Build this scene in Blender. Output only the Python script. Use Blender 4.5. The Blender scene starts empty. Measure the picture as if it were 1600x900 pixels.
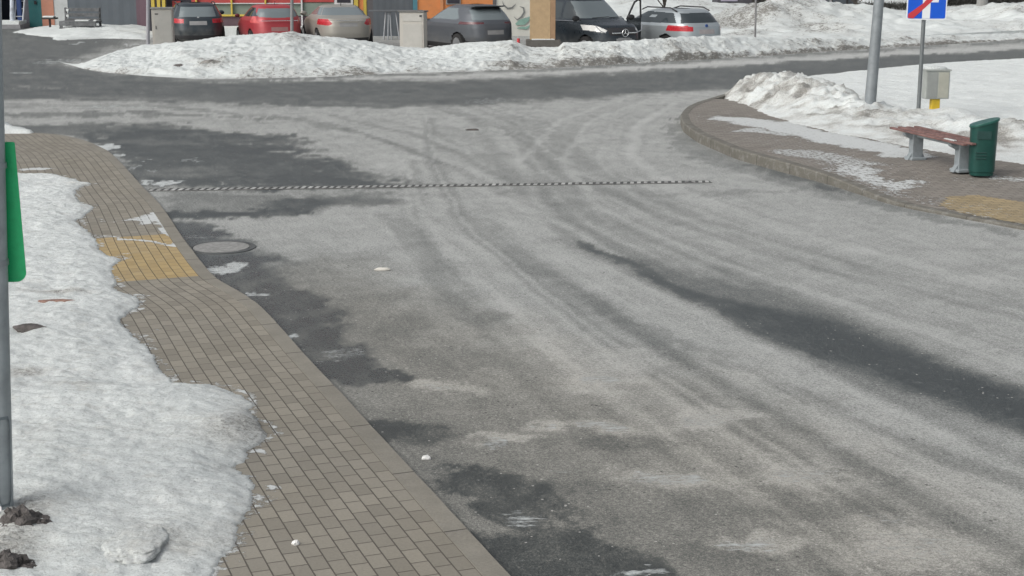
import bpy, bmesh, math, random
import numpy as np
from mathutils import Vector, Matrix
random.seed(4)
R = math.radians
sc = bpy.context.scene
# ------------------------------------------------------------------ camera, sky, sun, exposure
F = 2350.0; PITCH = math.atan(530.0 / F); H = 3.16
cam = bpy.data.cameras.new('camera'); camo = bpy.data.objects.new('camera', cam)
sc.collection.objects.link(camo); sc.camera = camo
cam.sensor_width = 36; cam.lens = F / 1600 * 36; cam.clip_end = 4000; cam.clip_start = 0.1
camo.location = (0, 0, H); camo.rotation_euler = (math.pi / 2 - PITCH, 0, 0)
SUN_EL, SUN_AZ = R(40), R(235)          # compass-like azimuth, overcast soft sun behind left
w = bpy.data.worlds.new('World'); sc.world = w; w.use_nodes = True
nt = w.node_tree; bg = nt.nodes['Background']
sky = nt.nodes.new('ShaderNodeTexSky'); sky.sky_type = 'NISHITA'; sky.sun_disc = False
sky.sun_elevation = SUN_EL; sky.sun_rotation = SUN_AZ
sky.air_density = 1.0; sky.dust_density = 6.0; sky.ozone_density = 1.0
hs = nt.nodes.new('ShaderNodeHueSaturation'); hs.inputs['Saturation'].default_value = 0.28
nt.links.new(sky.outputs[0], hs.inputs['Color']); nt.links.new(hs.outputs[0], bg.inputs['Color'])
bg.inputs['Strength'].default_value = 0.15
sl = bpy.data.lights.new('sun', 'SUN'); sl.energy = 0.5; sl.angle = R(60); sl.color = (0.98, 1.0, 0.955)
so = bpy.data.objects.new('sun', sl); sc.collection.objects.link(so)
so.rotation_euler = (math.pi / 2 - SUN_EL, 0, -SUN_AZ + math.pi)
so.location = (0, 0, 30)
sc.view_settings.view_transform = 'Standard'; sc.view_settings.look = 'None'
sc.view_settings.exposure = 0.06; sc.view_settings.gamma = 1.0; sc.view_settings.use_curve_mapping = False

# ------------------------------------------------------------------ survey: photo pixel (1600 wide) to a place
cp, sp = math.cos(PITCH), math.sin(PITCH)
def ray(px, py):
    a = (px - 800) / F; b = -(py - 450) / F
    return a, cp + b * sp, -sp + b * cp          # X, Y, Z
def G(px, py, z=0.0):
    X, Y, Z = ray(px, py); t = (z - H) / Z
    return np.array([X * t, Y * t])
def P(px, py, Y):
    X, y, Z = ray(px, py); t = Y / y
    return Vector((X * t, Y, H + Z * t))
def GP(pts, z=0.0): return np.array([G(a, b, z) for a, b in pts])

# ------------------------------------------------------------------ numpy noise
_r = np.random.RandomState(7); _tab = _r.rand(256, 256)
def vnoise(x, y):
    xi = np.floor(x).astype(int); yi = np.floor(y).astype(int)
    fx = x - xi; fy = y - yi; fx = fx * fx * (3 - 2 * fx); fy = fy * fy * (3 - 2 * fy)
    a = _tab[xi & 255, yi & 255]; b = _tab[(xi + 1) & 255, yi & 255]
    c = _tab[xi & 255, (yi + 1) & 255]; d = _tab[(xi + 1) & 255, (yi + 1) & 255]
    return (a * (1 - fx) + b * fx) * (1 - fy) + (c * (1 - fx) + d * fx) * fy
def fbm(x, y, o=4, off=0.0):
    s = 0; a = .5; t = 0
    for k in range(o):
        s = s + a * vnoise(x * 2 ** k + off + 17.3 * k, y * 2 ** k + off * 1.7 + 5.1 * k); t += a; a *= .55
    return s / t
def sst(a, b, x):
    t = np.clip((x - a) / (b - a), 0, 1); return t * t * (3 - 2 * t)
def seg_d(x, y, pts, closed=False):
    n = len(pts); best = np.full(x.shape, 1e9); tt = np.zeros(x.shape)
    for i in range(n if closed else n - 1):
        a = pts[i]; b = pts[(i + 1) % n]; d = b - a; L = max(d @ d, 1e-12)
        t = np.clip(((x - a[0]) * d[0] + (y - a[1]) * d[1]) / L, 0, 1)
        q = np.hypot(x - a[0] - t * d[0], y - a[1] - t * d[1])
        m = q < best; best = np.where(m, q, best); tt = np.where(m, i + t, tt)
    return best, tt
def inside(x, y, pts):
    c = np.zeros(x.shape, bool); n = len(pts)
    for i in range(n):
        a = pts[i]; b = pts[(i + 1) % n]
        if a[1] == b[1]: continue
        c ^= ((a[1] > y) != (b[1] > y)) & (x < (b[0] - a[0]) * (y - a[1]) / (b[1] - a[1]) + a[0])
    return c
def sdist(x, y, pts):                      # positive inside
    d, _ = seg_d(x, y, pts, True); return np.where(inside(x, y, pts), d, -d)

# ------------------------------------------------------------------ object helpers
def tag(o, label=None, cat=None, group=None, kind=None):
    for k, v in (('label', label), ('category', cat), ('group', group), ('kind', kind)):
        if v: o[k] = v
    return o
def link(o, parent=None):
    sc.collection.objects.link(o)
    if parent: o.parent = parent
    return o
def empty(name, loc, rz=0):
    o = bpy.data.objects.new(name, None); link(o); o.location = loc; o.rotation_euler = (0, 0, rz)
    o.empty_display_size = .3; return o
def mesh_obj(name, verts, faces, mat, parent=None, smooth=False, loc=None):
    me = bpy.data.meshes.new(name); me.from_pydata([tuple(v) for v in verts], [], [tuple(int(i) for i in f) for f in faces])
    me.update()
    if smooth: me.polygons.foreach_set('use_smooth', [True] * len(me.polygons))
    if mat: me.materials.append(mat)
    o = bpy.data.objects.new(name, me); link(o, parent)
    if loc is not None: o.location = loc
    return o
def attr(o, name, vals):
    a = o.data.attributes.new(name, 'FLOAT', 'POINT'); a.data.foreach_set('value', np.asarray(vals, dtype=np.float32).ravel())
def grid_faces(nr, nc, keep=None):
    i = np.arange(nr * nc).reshape(nr, nc)
    f = np.stack([i[:-1, :-1], i[:-1, 1:], i[1:, 1:], i[1:, :-1]], -1).reshape(-1, 4)
    if keep is not None:
        k = keep.ravel(); f = f[k[f].any(1)]
    return f
def compact(v, f, *arrs):
    used = np.zeros(len(v), bool); used[f.ravel()] = True
    m = np.cumsum(used) - 1
    return (v[used], m[f]) + tuple(a.ravel()[used] for a in arrs)
class MB:
    def __init__(s): s.bm = bmesh.new()
    def box(s, c, size, rz=0, rx=0, ry=0, bev=0):
        m = Matrix.Translation(c) @ Matrix.Rotation(rz, 4, 'Z') @ Matrix.Rotation(rx, 4, 'X') @ Matrix.Rotation(ry, 4, 'Y') @ Matrix.Diagonal((*size, 1))
        r = bmesh.ops.create_cube(s.bm, size=1, matrix=m)
        if bev:
            es = list({e for v in r['verts'] for e in v.link_edges})
            bmesh.ops.bevel(s.bm, geom=es, offset=bev, segments=2, affect='EDGES', profile=.5)
        return s
    def cyl(s, a, b, r1, r2=None, n=12, caps=True):
        a = Vector(a); b = Vector(b); d = b - a; r2 = r1 if r2 is None else r2
        m = Matrix.Translation((a + b) / 2) @ d.to_track_quat('Z', 'Y').to_matrix().to_4x4()
        bmesh.ops.create_cone(s.bm, cap_ends=caps, segments=n, radius1=r1, radius2=r2, depth=d.length, matrix=m); return s
    def tube(s, pts, r, n=8):
        for a, b in zip(pts[:-1], pts[1:]):
            s.cyl(a, b, r, n=n)
        return s
    def prism(s, pts2, y0, y1, bev=0):      # outline in XZ, from y0 to y1
        vs = [s.bm.verts.new((p[0], y0, p[1])) for p in pts2]
        f = s.bm.faces.new(vs); r = bmesh.ops.extrude_face_region(s.bm, geom=[f])
        nv = [e for e in r['geom'] if isinstance(e, bmesh.types.BMVert)]
        for v in nv: v.co.y = y1
        bmesh.ops.recalc_face_normals(s.bm, faces=s.bm.faces[:]); return s
    def ico(s, c, r, sub=2, scale=(1, 1, 1)):
        m = Matrix.Translation(c) @ Matrix.Diagonal((*scale, 1))
        bmesh.ops.create_icosphere(s.bm, subdivisions=sub, radius=r, matrix=m); return s
    def build(s, name, mat, parent=None, smooth=False, loc=None, rz=None):
        me = bpy.data.meshes.new(name); bmesh.ops.recalc_face_normals(s.bm, faces=s.bm.faces[:])
        s.bm.to_mesh(me); s.bm.free(); me.materials.append(mat)
        if smooth:
            me.polygons.foreach_set('use_smooth', [True] * len(me.polygons))
            try: me.set_sharp_from_angle(angle=R(40))
            except Exception: pass
        o = bpy.data.objects.new(name, me); link(o, parent)
        if loc is not None: o.location = loc
        if rz is not None: o.rotation_euler.z = rz
        return o

# ------------------------------------------------------------------ materials
class N:
    def __init__(s, name):
        s.m = bpy.data.materials.new(name); s.m.use_nodes = True; s.t = s.m.node_tree; s.b = s.t.nodes['Principled BSDF']
    def n(s, kind, **kw):
        x = s.t.nodes.new('ShaderNode' + kind)
        for k, v in kw.items(): setattr(x, k, v)
        return x
    def set(s, x, key, v):
        if hasattr(v, 'is_output'): s.t.links.new(v, x.inputs[key])
        else: x.inputs[key].default_value = v
    def math(s, op, a, b=0.0, c=0.0, clamp=False):
        x = s.n('Math', operation=op, use_clamp=clamp); s.set(x, 0, a); s.set(x, 1, b); s.set(x, 2, c); return x.outputs[0]
    def coord(s, sx=1, sy=1, sz=1, rz=0, kind='Object'):
        tc = s.n('TexCoord'); mp = s.n('Mapping'); s.t.links.new(tc.outputs[kind], mp.inputs[0])
        mp.inputs['Rotation'].default_value = (0, 0, rz); mp.inputs['Scale'].default_value = (sx, sy, sz)
        if rz:                                    # rotate first, then stretch
            m2 = s.n('Mapping'); mp.inputs['Scale'].default_value = (1, 1, 1)
            s.t.links.new(mp.outputs[0], m2.inputs[0]); m2.inputs['Scale'].default_value = (sx, sy, sz); return m2.outputs[0]
        return mp.outputs[0]
    def noise(s, vec, scale, det=3, rough=.6, dist=0):
        x = s.n('TexNoise'); s.t.links.new(vec, x.inputs['Vector']); x.inputs['Scale'].default_value = scale
        x.inputs['Detail'].default_value = det; x.inputs['Roughness'].default_value = rough; x.inputs['Distortion'].default_value = dist
        return x.outputs['Fac']
    def attr(s, name):
        x = s.n('Attribute'); x.attribute_name = name; return x.outputs['Fac']
    def ramp(s, fac, stops):
        x = s.n('ValToRGB'); e = x.color_ramp.elements
        while len(e) < len(stops): e.new(.5)
        for i, (p, c) in enumerate(stops):
            e[i].position = p; e[i].color = (*(c if hasattr(c, '__len__') else (c, c, c)), 1)
        s.set(x, 'Fac', fac); return x.outputs[0]
    def mix(s, fac, a, b, mode='MIX'):
        x = s.n('MixRGB', blend_type=mode); s.set(x, 0, fac)
        for k, v in ((1, a), (2, b)):
            if hasattr(v, 'is_output'): s.t.links.new(v, x.inputs[k])
            else: x.inputs[k].default_value = (*v, 1)
        return x.outputs[0]
    def rangec(s, v, a, b, c=0.0, d=1.0):
        x = s.n('MapRange'); s.set(x, 0, v); s.set(x, 1, a); s.set(x, 2, b); s.set(x, 3, c); s.set(x, 4, d); return x.outputs[0]
    def bump(s, h, dist, strength=1.0, prev=None):
        x = s.n('Bump'); s.set(x, 'Height', h); x.inputs['Distance'].default_value = dist; x.inputs['Strength'].default_value = strength
        if prev is not None: s.t.links.new(prev, x.inputs['Normal'])
        return x.outputs[0]
    def out(s, col=None, rough=None, nor=None, metal=None, spec=None):
        for k, v in (('Base Color', col), ('Roughness', rough), ('Normal', nor), ('Metallic', metal), ('Specular IOR Level', spec)):
            if v is None: continue
            if hasattr(v, 'is_output'): s.t.links.new(v, s.b.inputs[k])
            else: s.b.inputs[k].default_value = (*v, 1) if hasattr(v, '__len__') else v
        return s.m
_mc = {}
def M(name, col, rough=.6, var=.12, scale=6, metal=0, bump=0, spec=.5, dirt=0.0):
    if name in _mc: return _mc[name]
    n = N(name); c = n.coord(); a = n.noise(c, scale, 4)
    hi = tuple(min(1, v * (1 + var)) for v in col); lo = tuple(v * (1 - var) for v in col)
    cc = n.mix(n.rangec(a, .3, .7), lo, hi)
    if dirt:
        tcz = n.n('TexCoord'); d = n.noise(c, scale * .5, 5, .7)
        cc = n.mix(n.math('MULTIPLY', n.rangec(d, .45, .75), dirt), cc, (.16, .14, .12))
    rr = n.rangec(n.noise(c, scale * 3, 2), .3, .7, max(.02, rough - .06), min(1, rough + .06))
    nor = n.bump(n.noise(c, scale * 8, 4), bump) if bump else None
    _mc[name] = n.out(cc, rr, nor, metal, spec); return _mc[name]

# asphalt with dried salt
LANE = G(1600, 700) - G(880, 370); lane_ang = math.atan2(LANE[1], LANE[0])
def mat_road():
    n = N('road_asphalt'); A = n.attr('salt'); B = n.attr('dirt'); S = n.attr('snow'); W = n.attr('wet')
    iso = n.coord(); lane = n.coord(.22, 2.2, 1, rz=-lane_ang); flat = n.coord(.5, 1.5, 1)
    n1 = n.noise(lane, 2.2, 5, .62, .3); n2 = n.noise(iso, 34, 6, .8); n3 = n.noise(iso, 1.3, 5, .6, .6)
    n4 = n.noise(iso, 120, 2, .7); n5 = n.noise(lane, 14, 3, .7)
    f = n.math('ADD', A, n.math('MULTIPLY', n.math('SUBTRACT', n1, .5), .22))
    f = n.math('ADD', f, n.math('MULTIPLY', n.math('SUBTRACT', n2, .5), 1.25))
    f = n.math('ADD', f, n.math('MULTIPLY', n.math('SUBTRACT', n3, .5), .34))
    f = n.math('ADD', f, n.math('MULTIPLY', n.math('SUBTRACT', n5, .5), .22))
    f = n.math('ADD', f, n.math('MULTIPLY', n.math('SUBTRACT', n4, .5), .7))
    n6 = n.noise(n.coord(1, 1, 1, rz=.7), 75, 3, .9); f = n.math('ADD', f, n.math('MULTIPLY', n.math('SUBTRACT', n6, .5), 1.3), clamp=True)
    col = n.ramp(f, [(0, (.034, .040, .041)), (.2, (.068, .078, .080)), (.45, (.160, .168, .164)), (.68, (.265, .275, .266)), (.88, (.385, .395, .385)), (1, (.47, .48, .47))])
    warm = n.mix(1, col, (1.05, .975, .89), 'MULTIPLY'); col = n.mix(B, col, warm)
    # sparse gravel and salt grains
    vo = n.n('TexVoronoi'); n.t.links.new(iso, vo.inputs['Vector']); vo.inputs['Scale'].default_value = 16
    g = n.math('LESS_THAN', vo.outputs['Distance'], .13)
    sel = n.math('GREATER_THAN', n.noise(iso, 5.0, 2), .56)
    col = n.mix(n.math('MULTIPLY', n.math('MULTIPLY', g, sel), .75), col, (.50, .49, .46))
    vo2 = n.n('TexVoronoi'); n.t.links.new(n.coord(1, 1.1, 1, rz=.4), vo2.inputs['Vector']); vo2.inputs['Scale'].default_value = 11
    g2 = n.math('LESS_THAN', vo2.outputs['Distance'], .12)
    sel2 = n.math('GREATER_THAN', n.noise(iso, 3.1, 2), .56)
    col = n.mix(n.math('MULTIPLY', n.math('MULTIPLY', g2, sel2), .7), col, (.035, .035, .035))
    sn = n.noise(flat, 17, 6, .85)
    ss = n.rangec(n.math('ADD', S, n.math('MULTIPLY', n.math('SUBTRACT', sn, .5), 2.6)), .5, .85)
    ss = n.math('MULTIPLY', ss, n.rangec(S, .05, .3))
    fl = n.math('MULTIPLY', n.rangec(n.noise(flat, 13, 6, .9), .60, .68), n.rangec(A, .38, .12)); col = n.mix(n.math('MULTIPLY', fl, .7), col, (.42, .44, .43))
    col = n.mix(ss, col, (.54, .57, .565))
    rough = n.rangec(f, .05, .4, .42, .93); rough = n.math('SUBTRACT', rough, n.math('MULTIPLY', W, .22))
    b = n.bump(n2, .012, .7); b = n.bump(n4, .004, .6, b); b = n.bump(ss, .01, .6, b)
    return n.out(col, rough, b, spec=.35)
def mat_pavers(name, base, yellow_rng=None, small=False, lw=.178, lh=.1):
    n = N(name); uv = n.n('UVMap'); uv.uv_map = 'UVMap'
    br = n.n('TexBrick'); br.offset = .5; n.t.links.new(uv.outputs[0], br.inputs['Vector'])
    br.inputs['Scale'].default_value = 1; br.inputs['Brick Width'].default_value = lw; br.inputs['Row Height'].default_value = lh
    br.inputs['Mortar Size'].default_value = .0045; br.inputs['Mortar Smooth'].default_value = .3; br.inputs['Bias'].default_value = 0
    br.inputs['Color1'].default_value = (0, 0, 0, 1); br.inputs['Color2'].default_value = (1, 1, 1, 1); br.inputs['Mortar'].default_value = (.5, .5, .5, 1)
    iso = n.coord(); nn = n.noise(iso, 60, 5, .75); lg = n.noise(iso, 1.1, 4, .6)
    lo = tuple(v * .84 for v in base); hi = tuple(v * 1.12 for v in base)
    col = n.mix(br.outputs['Color'], lo, hi)
    if yellow_rng:
        sep = n.n('SeparateXYZ'); n.t.links.new(uv.outputs[0], sep.inputs[0])
        u0, u1, v0, v1 = yellow_rng
        m = n.math('MULTIPLY', n.math('MULTIPLY', n.math('GREATER_THAN', sep.outputs[0], u0), n.math('LESS_THAN', sep.outputs[0], u1)),
                   n.math('MULTIPLY', n.math('GREATER_THAN', sep.outputs[1], v0), n.math('LESS_THAN', sep.outputs[1], v1)))
        m = n.math('MULTIPLY', m, n.rangec(n.noise(iso, 9, 5, .7), .2, .5, .55, .95))
        col = n.mix(m, col, n.mix(br.outputs['Color'], (.385, .28, .125), (.46, .34, .16)))
    col = n.mix(n.rangec(nn, .3, .7, .0, .5), col, n.mix(.5, col, (.06, .055, .05)))
    col = n.mix(n.rangec(lg, .35, .7, 0, .35), col, n.mix(.5, col, (.30, .29, .27)))
    col = n.mix(n.math('MULTIPLY', br.outputs['Fac'], .78), col, (.065, .056, .047))
    S = n.attr('snow'); sn = n.noise(iso, 13, 6, .8)
    ss = n.rangec(n.math('ADD', S, n.math('SUBTRACT', n.math('MULTIPLY', n.math('SUBTRACT', sn, .5), 2.0), n.math('MULTIPLY', br.outputs['Fac'], .25))), .5, .62)
    ss = n.math('MULTIPLY', ss, n.rangec(S, .05, .3))
    col = n.mix(ss, col, (.53, .55, .545))
    b = n.bump(n.math('SUBTRACT', 1.0, br.outputs['Fac']), .006, .9); b = n.bump(nn, .003, .5, b); b = n.bump(ss, .012, .7, b)
    return n.out(col, .85, b, spec=.3)
def mat_snow():
    n = N('snow'); D = n.attr('dirt'); iso = n.coord(); st = n.coord(.8, 2.0, 1, rz=.15)
    a = n.noise(iso, 1.6, 5, .65); b_ = n.noise(st, 9, 7, .8); c = n.noise(iso, 40, 4, .8); d = n.noise(iso, 160, 2, .7)
    col = n.mix(n.rangec(a, .3, .7), (.66, .695, .685), (.74, .775, .765))
    s1 = n.math('ADD', n.math('MULTIPLY', D, .9), n.math('MULTIPLY', n.math('SUBTRACT', b_, .5), 1.0))
    k1 = n.rangec(s1, .10, .8)
    s2 = n.math('ADD', n.math('MULTIPLY', D, .75), n.math('MULTIPLY', n.math('SUBTRACT', c, .5), 1.5))
    k2 = n.rangec(s2, .34, .58)
    col = n.mix(n.math('MULTIPLY', k1, .85), col, (.40, .375, .335))
    col = n.mix(n.math('MULTIPLY', k2, .75), col, (.12, .11, .095))
    bp = n.bump(b_, .018, .6); bp = n.bump(c, .009, 1, bp); bp = n.bump(d, .002, 1, bp)
    fine = n.noise(n.coord(1, 1.5, 1), 42, 5, .9); col = n.mix(n.rangec(fine, .36, .49, .75, 0), col, (.33, .345, .335)); col = n.mix(n.rangec(fine, .52, .66, 0, .7), col, (.80, .83, .82))  # fine grain; the dark specks paint in small shadows
    pit = n.noise(n.coord(1, 1.7, 1, rz=.2), 13, 6, .85); col = n.mix(n.math('MULTIPLY', n.rangec(pit, .40, .33), .55), col, (.27, .265, .245)); bp = n.bump(pit, .012, .6, bp)  # shade of small pits painted into the colour, plus bump
    stn = n.noise(n.coord(1, 2.0, 1), 3.1, 5, .75); col = n.mix(n.rangec(stn, .56, .74, 0, .45), col, (.46, .44, .39))
    n.out(col, .8, bp, spec=.25)
    return n.m
def mat_far_snow():
    n = N('distant_snow'); D = n.attr('dirt'); iso = n.coord(); st = n.coord(.6, 1.3, 1)
    a = n.noise(iso, .35, 5, .65); b_ = n.noise(st, 2.6, 7, .75); c = n.noise(n.coord(1, 1.0, 1.8), 6, 6, .9)
    col = n.mix(n.rangec(a, .3, .7), (.58, .612, .603), (.67, .705, .695))
    s1 = n.math('ADD', n.math('MULTIPLY', D, .85), n.math('MULTIPLY', n.math('SUBTRACT', b_, .5), 1.1))
    k1 = n.rangec(s1, .18, .85)
    s2 = n.math('ADD', n.math('MULTIPLY', D, .5), n.math('MULTIPLY', n.math('SUBTRACT', c, .5), 1.9))
    k2 = n.rangec(s2, .33, .46)
    col = n.mix(n.math('MULTIPLY', k1, .5), col, (.34, .325, .30))
    col = n.mix(n.math('MULTIPLY', k2, .8), col, (.13, .12, .105))
    bp = n.bump(b_, .07, .7); bp = n.bump(c, .03, .8, bp)
    return n.out(col, .85, bp, spec=.2)
ROAD = mat_road(); SNOW = mat_snow(); FSNOW = mat_far_snow()
def mat_kerb(name, base, dirt):
    n = N(name); c = n.coord(); s_ = n.attr('along')
    a = n.noise(c, 3, 5, .7); g = n.noise(c, 60, 4, .8)
    col = n.mix(n.rangec(a, .3, .7), tuple(v * .8 for v in base), tuple(v * 1.12 for v in base))
    col = n.mix(n.rangec(g, .35, .65, .45, 0), col, tuple(v * .5 for v in base))
    col = n.mix(n.math('MULTIPLY', n.rangec(n.noise(c, 7, 6, .8), .5, .7), dirt), col, (.40, .40, .385))
    fr = n.math('FRACT', s_); jt = n.math('LESS_THAN', fr, .014)
    st = n.math('FRACT', n.math('MULTIPLY', n.math('FLOOR', s_), .618)); col = n.mix(n.math('MULTIPLY', st, .22), col, tuple(v * .55 for v in base))
    col = n.mix(n.math('MULTIPLY', jt, .8), col, (.05, .045, .04))
    return n.out(col, .88, n.bump(g, .003, .7), spec=.3)
KERB = mat_kerb('kerb_concrete', (.262, .246, .21), .12)
KERB2 = mat_kerb('worn_kerb_concrete', (.165, .158, .137), .45)

# ------------------------------------------------------------------ the ground sheet, far beyond everything
def base_ground():
    n = N('open_ground_snow'); iso = n.coord()
    a = n.noise(iso, .05, 6, .7); b = n.noise(iso, .6, 6, .75)
    col = n.mix(n.rangec(a, .35, .65), (.50, .53, .525), (.58, .61, .605))
    col = n.mix(n.rangec(b, .52, .72, 0, .6), col, (.22, .20, .17))
    m = n.out(col, .9, n.bump(b, .2, .6), spec=.2)
    g = mesh_obj('ground', [(-2000, -300, -.16), (2000, -300, -.16), (2000, 3000, -.16), (-2000, 3000, -.16)], [(0, 1, 2, 3)], m)
    tag(g, kind='structure')
base_ground()

# ------------------------------------------------------------------ the road
def build_road():
    cols = np.concatenate([np.arange(-1500, -60, 60), np.arange(-60, 1661, 3), np.arange(1700, 3100, 60)]).astype(float)
    rows = np.concatenate([np.arange(1900, 930, -60), np.arange(930, 36, -3), np.arange(36, 27, -2)]).astype(float)
    PX, PY = np.meshgrid(cols, rows)
    a = (PX - 800) / F; b = -(PY - 450) / F
    t = -H / (-sp + b * cp); X = a * t; Y = (cp + b * sp) * t
    x = X.ravel(); y = Y.ravel()
    dist = np.hypot(x, y)
    # irregular edges
    sc1 = np.clip(y / 14, .6, 3)
    wx = x + ((fbm(x * 1.1, y * 1.1, 5, 3) - .5) * .75 + (fbm(x * 5, y * 5, 4, 43) - .5) * .45 + (fbm(x * 17, y * 17, 3, 63) - .5) * .22) * sc1; wy = y + ((fbm(x * 1.1, y * 1.1, 5, 9) - .5) * 1.3 + (fbm(x * 5, y * 5, 4, 49) - .5) * .8 + (fbm(x * 17, y * 17, 3, 69) - .5) * .34) * sc1
    salt = np.full(x.shape, .78); dirt = np.full(x.shape, .08); snow = np.zeros(x.shape); wet = np.zeros(x.shape)
    def poly(arr, pts, val, soft, k=1.0, warp=1.0):
        q = GP(pts); d = sdist(x + (wx - x) * warp, y + (wy - y) * warp, q)
        m = sst(-soft, soft, d) * k; arr[:] = arr * (1 - m) + val * m
    def stroke(arr, pts, val, k=1.0, warp=.5, edge=.6):      # pts: (px, py, halfwidth metres)
        q = GP([(p[0], p[1]) for p in pts]); ws = np.array([p[2] for p in pts])
        X_ = x + (wx - x) * warp; Y_ = y + (wy - y) * warp
        d, tt = seg_d(X_, Y_, q); wv = np.interp(tt, np.arange(len(ws)), ws)
        m = (1 - sst(edge, 1.25, d / wv)) * k; arr[:] = arr * (1 - m) + val * m
    def blob(arr, px, py, rx, ry, val, k=1.0, warp=.35):     # radii in photo pixels, turned into metres
        c = G(px, py); e = abs(G(px + rx, py)[0] - c[0]); g = abs(G(px, py - ry)[1] - c[1])
        X_ = x + (wx - x) * warp; Y_ = y + (wy - y) * warp
        d = np.hypot((X_ - c[0]) / e, (Y_ - c[1]) / g); m = (1 - sst(.55, 1.25, d)) * k
        arr[:] = arr * (1 - m) + val * m
    # brownish, less salted near half
    poly(salt, [(430, 400), (560, 400), (680, 470), (760, 580), (900, 610), (1100, 640), (1300, 740), (1500, 830), (1700, 930), (1500, 1100), (700, 1100), (300, 430)], .57, .7, .9)
    poly(salt, [(420, 440), (560, 470), (640, 560), (780, 640), (960, 720), (1180, 760), (1330, 830), (1500, 1000), (700, 1000), (350, 470)], .50, .7, .8)
    poly(dirt, [(500, 420), (800, 520), (1200, 640), (1700, 860), (1700, 1200), (700, 1200), (300, 430)], .70, 1.2, 1)
    # far dark cross road
    poly(salt, [(-900, 30), (60, 30), (240, 48), (130, 88), (100, 100), (180, 118), (300, 127), (430, 128), (700, 127), (900, 118), (1200, 99), (1400, 88), (2200, 40), (2200, 70), (1600, 95), (1270, 122), (1130, 140), (1000, 147), (850, 157), (700, 166), (450, 166), (200, 157), (-900, 150)], .31, .5, 1, .45)
    poly(salt, [(-900, 30), (60, 44), (240, 60), (130, 90), (-900, 92)], .36, 1.5, .6)
    # streaks left of the junction
    stroke(salt, [(-300, 138, .18), (120, 138, .1)], .55, .8); stroke(salt, [(-200, 165, .3), (150, 166, .3), (420, 160, .1)], .66, .9)
    stroke(salt, [(-200, 182, .5), (200, 178, .35), (420, 186, .2)], .42, .8)
    stroke(salt, [(-200, 204, 1.0), (180, 202, .9), (330, 212, .5), (470, 222, .3)], .28, .85)
    stroke(salt, [(180, 196, .2), (320, 190, .25), (560, 200, .2)], .70, .7)
    # wet apron in front of the channel
    poly(salt, [(120, 205), (250, 203), (400, 215), (480, 240), (560, 268), (700, 291), (236, 296), (200, 262), (150, 228)], .17, .35, .95)
    blob(salt, 300, 268, 75, 10, .46, .7); blob(salt, 250, 222, 90, 4, .45, .6)
    poly(salt, [(240, 302), (520, 301), (620, 303), (560, 318), (420, 330), (280, 336)], .44, .3, .8)
    blob(salt, 470, 318, 60, 9, .12, .9); blob(salt, 560, 316, 80, 7, .2, .8)
    stroke(salt, [(275, 335, .25), (380, 332, .28), (470, 326, .2)], .10, .95)
    # dark run along the kerb
    stroke(salt, [(285, 352, .40), (325, 385, .50), (368, 425, .55), (425, 470, .46), (490, 530, .36), (545, 595, .20), (640, 606, .09)], .06, .97, .75, .55)
    stroke(wet, [(285, 352, .42), (325, 385, .55), (370, 425, .62), (430, 470, .55), (500, 530, .46), (560, 600, .30)], 1, 1)
    blob(salt, 345, 386, 50, 13, .42, .95, .1)
    blob(salt, 655, 676, 78, 21, .06, .97); blob(salt, 600, 668, 40, 10, .1, .8)
    poly(salt, [(672, 752), (760, 740), (850, 752), (878, 790), (860, 832), (820, 822), (760, 800), (700, 780)], .03, .09, 1)
    poly(salt, [(745, 838), (850, 822), (930, 838), (1010, 880), (1060, 940), (820, 960)], .05, .10, 1)
    # secondary wheel tracks
    stroke(salt, [(690, 345, .12), (800, 400, .16), (920, 470, .17), (1010, 525, .17), (1060, 590, .15), (1200, 680, .17), (1330, 755, .17), (1620, 890, .18)], .42, .34, .25, .35)
    stroke(salt, [(1010, 500, .1), (1180, 590, .12), (1330, 650, .14), (1500, 720, .16), (1750, 810, .16)], .36, .42, .5, .3)
    stroke(salt, [(650, 250, .09), (655, 330, .10), (680, 430, .11), (700, 500, .10), (730, 540, .08)], .58, .45, .1, .3)
    stroke(salt, [(540, 200, .08), (610, 225, .10), (680, 250, .08), (725, 264, .03)], .42, .7, .15, .3)
    stroke(salt, [(250, 168, .2), (420, 180, .16), (560, 205, .12)], .5, .6, .3)
    stroke(salt, [(800, 300, .15), (1000, 305, .2), (1240, 300, .12)], .55, .6)
    for k in (0, 2, 3, 6, 7, 10):                     # curving sweep lines at the mouth
        x0 = 760 + 30 * k
        stroke(salt, [(x0 + 120, 150 + k * 2, .06), (x0 + 30, 190, .07), (x0 - 10, 240, .07), (x0 + 60, 300, .07), (x0 + 260, 400, .07)], .64 + .25 * (k % 2), .25, .15, .2)
    rr = np.random.RandomState(5)
    A1 = np.array([(650, 180), (655, 250), (690, 345), (790, 440), (950, 570), (1190, 730), (1480, 920)], float)
    B1 = np.array([(770, 180), (830, 260), (930, 350), (1100, 430), (1330, 520), (1600, 630), (2000, 800)], float)
    for k in range(34):
        t = rr.uniform(-.35, 1.35); c = A1 * (1 - t) + B1 * t + rr.normal(0, 5, (7, 1))
        i0 = rr.randint(0, 4); w_ = rr.uniform(.04, .16); v_ = rr.choice([.40, .48, .95, .88])
        stroke(salt, [(p[0], p[1], w_) for p in c[i0:]], v_, rr.uniform(.22, .5), .12, .15)
    A2 = np.array([(-100, 160), (250, 166), (450, 182), (600, 215), (720, 262), (900, 350), (1150, 450), (1600, 600)], float)
    B2 = np.array([(100, 152), (450, 160), (700, 168), (800, 200), (880, 262), (1050, 340), (1300, 420), (1900, 560)], float)
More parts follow.
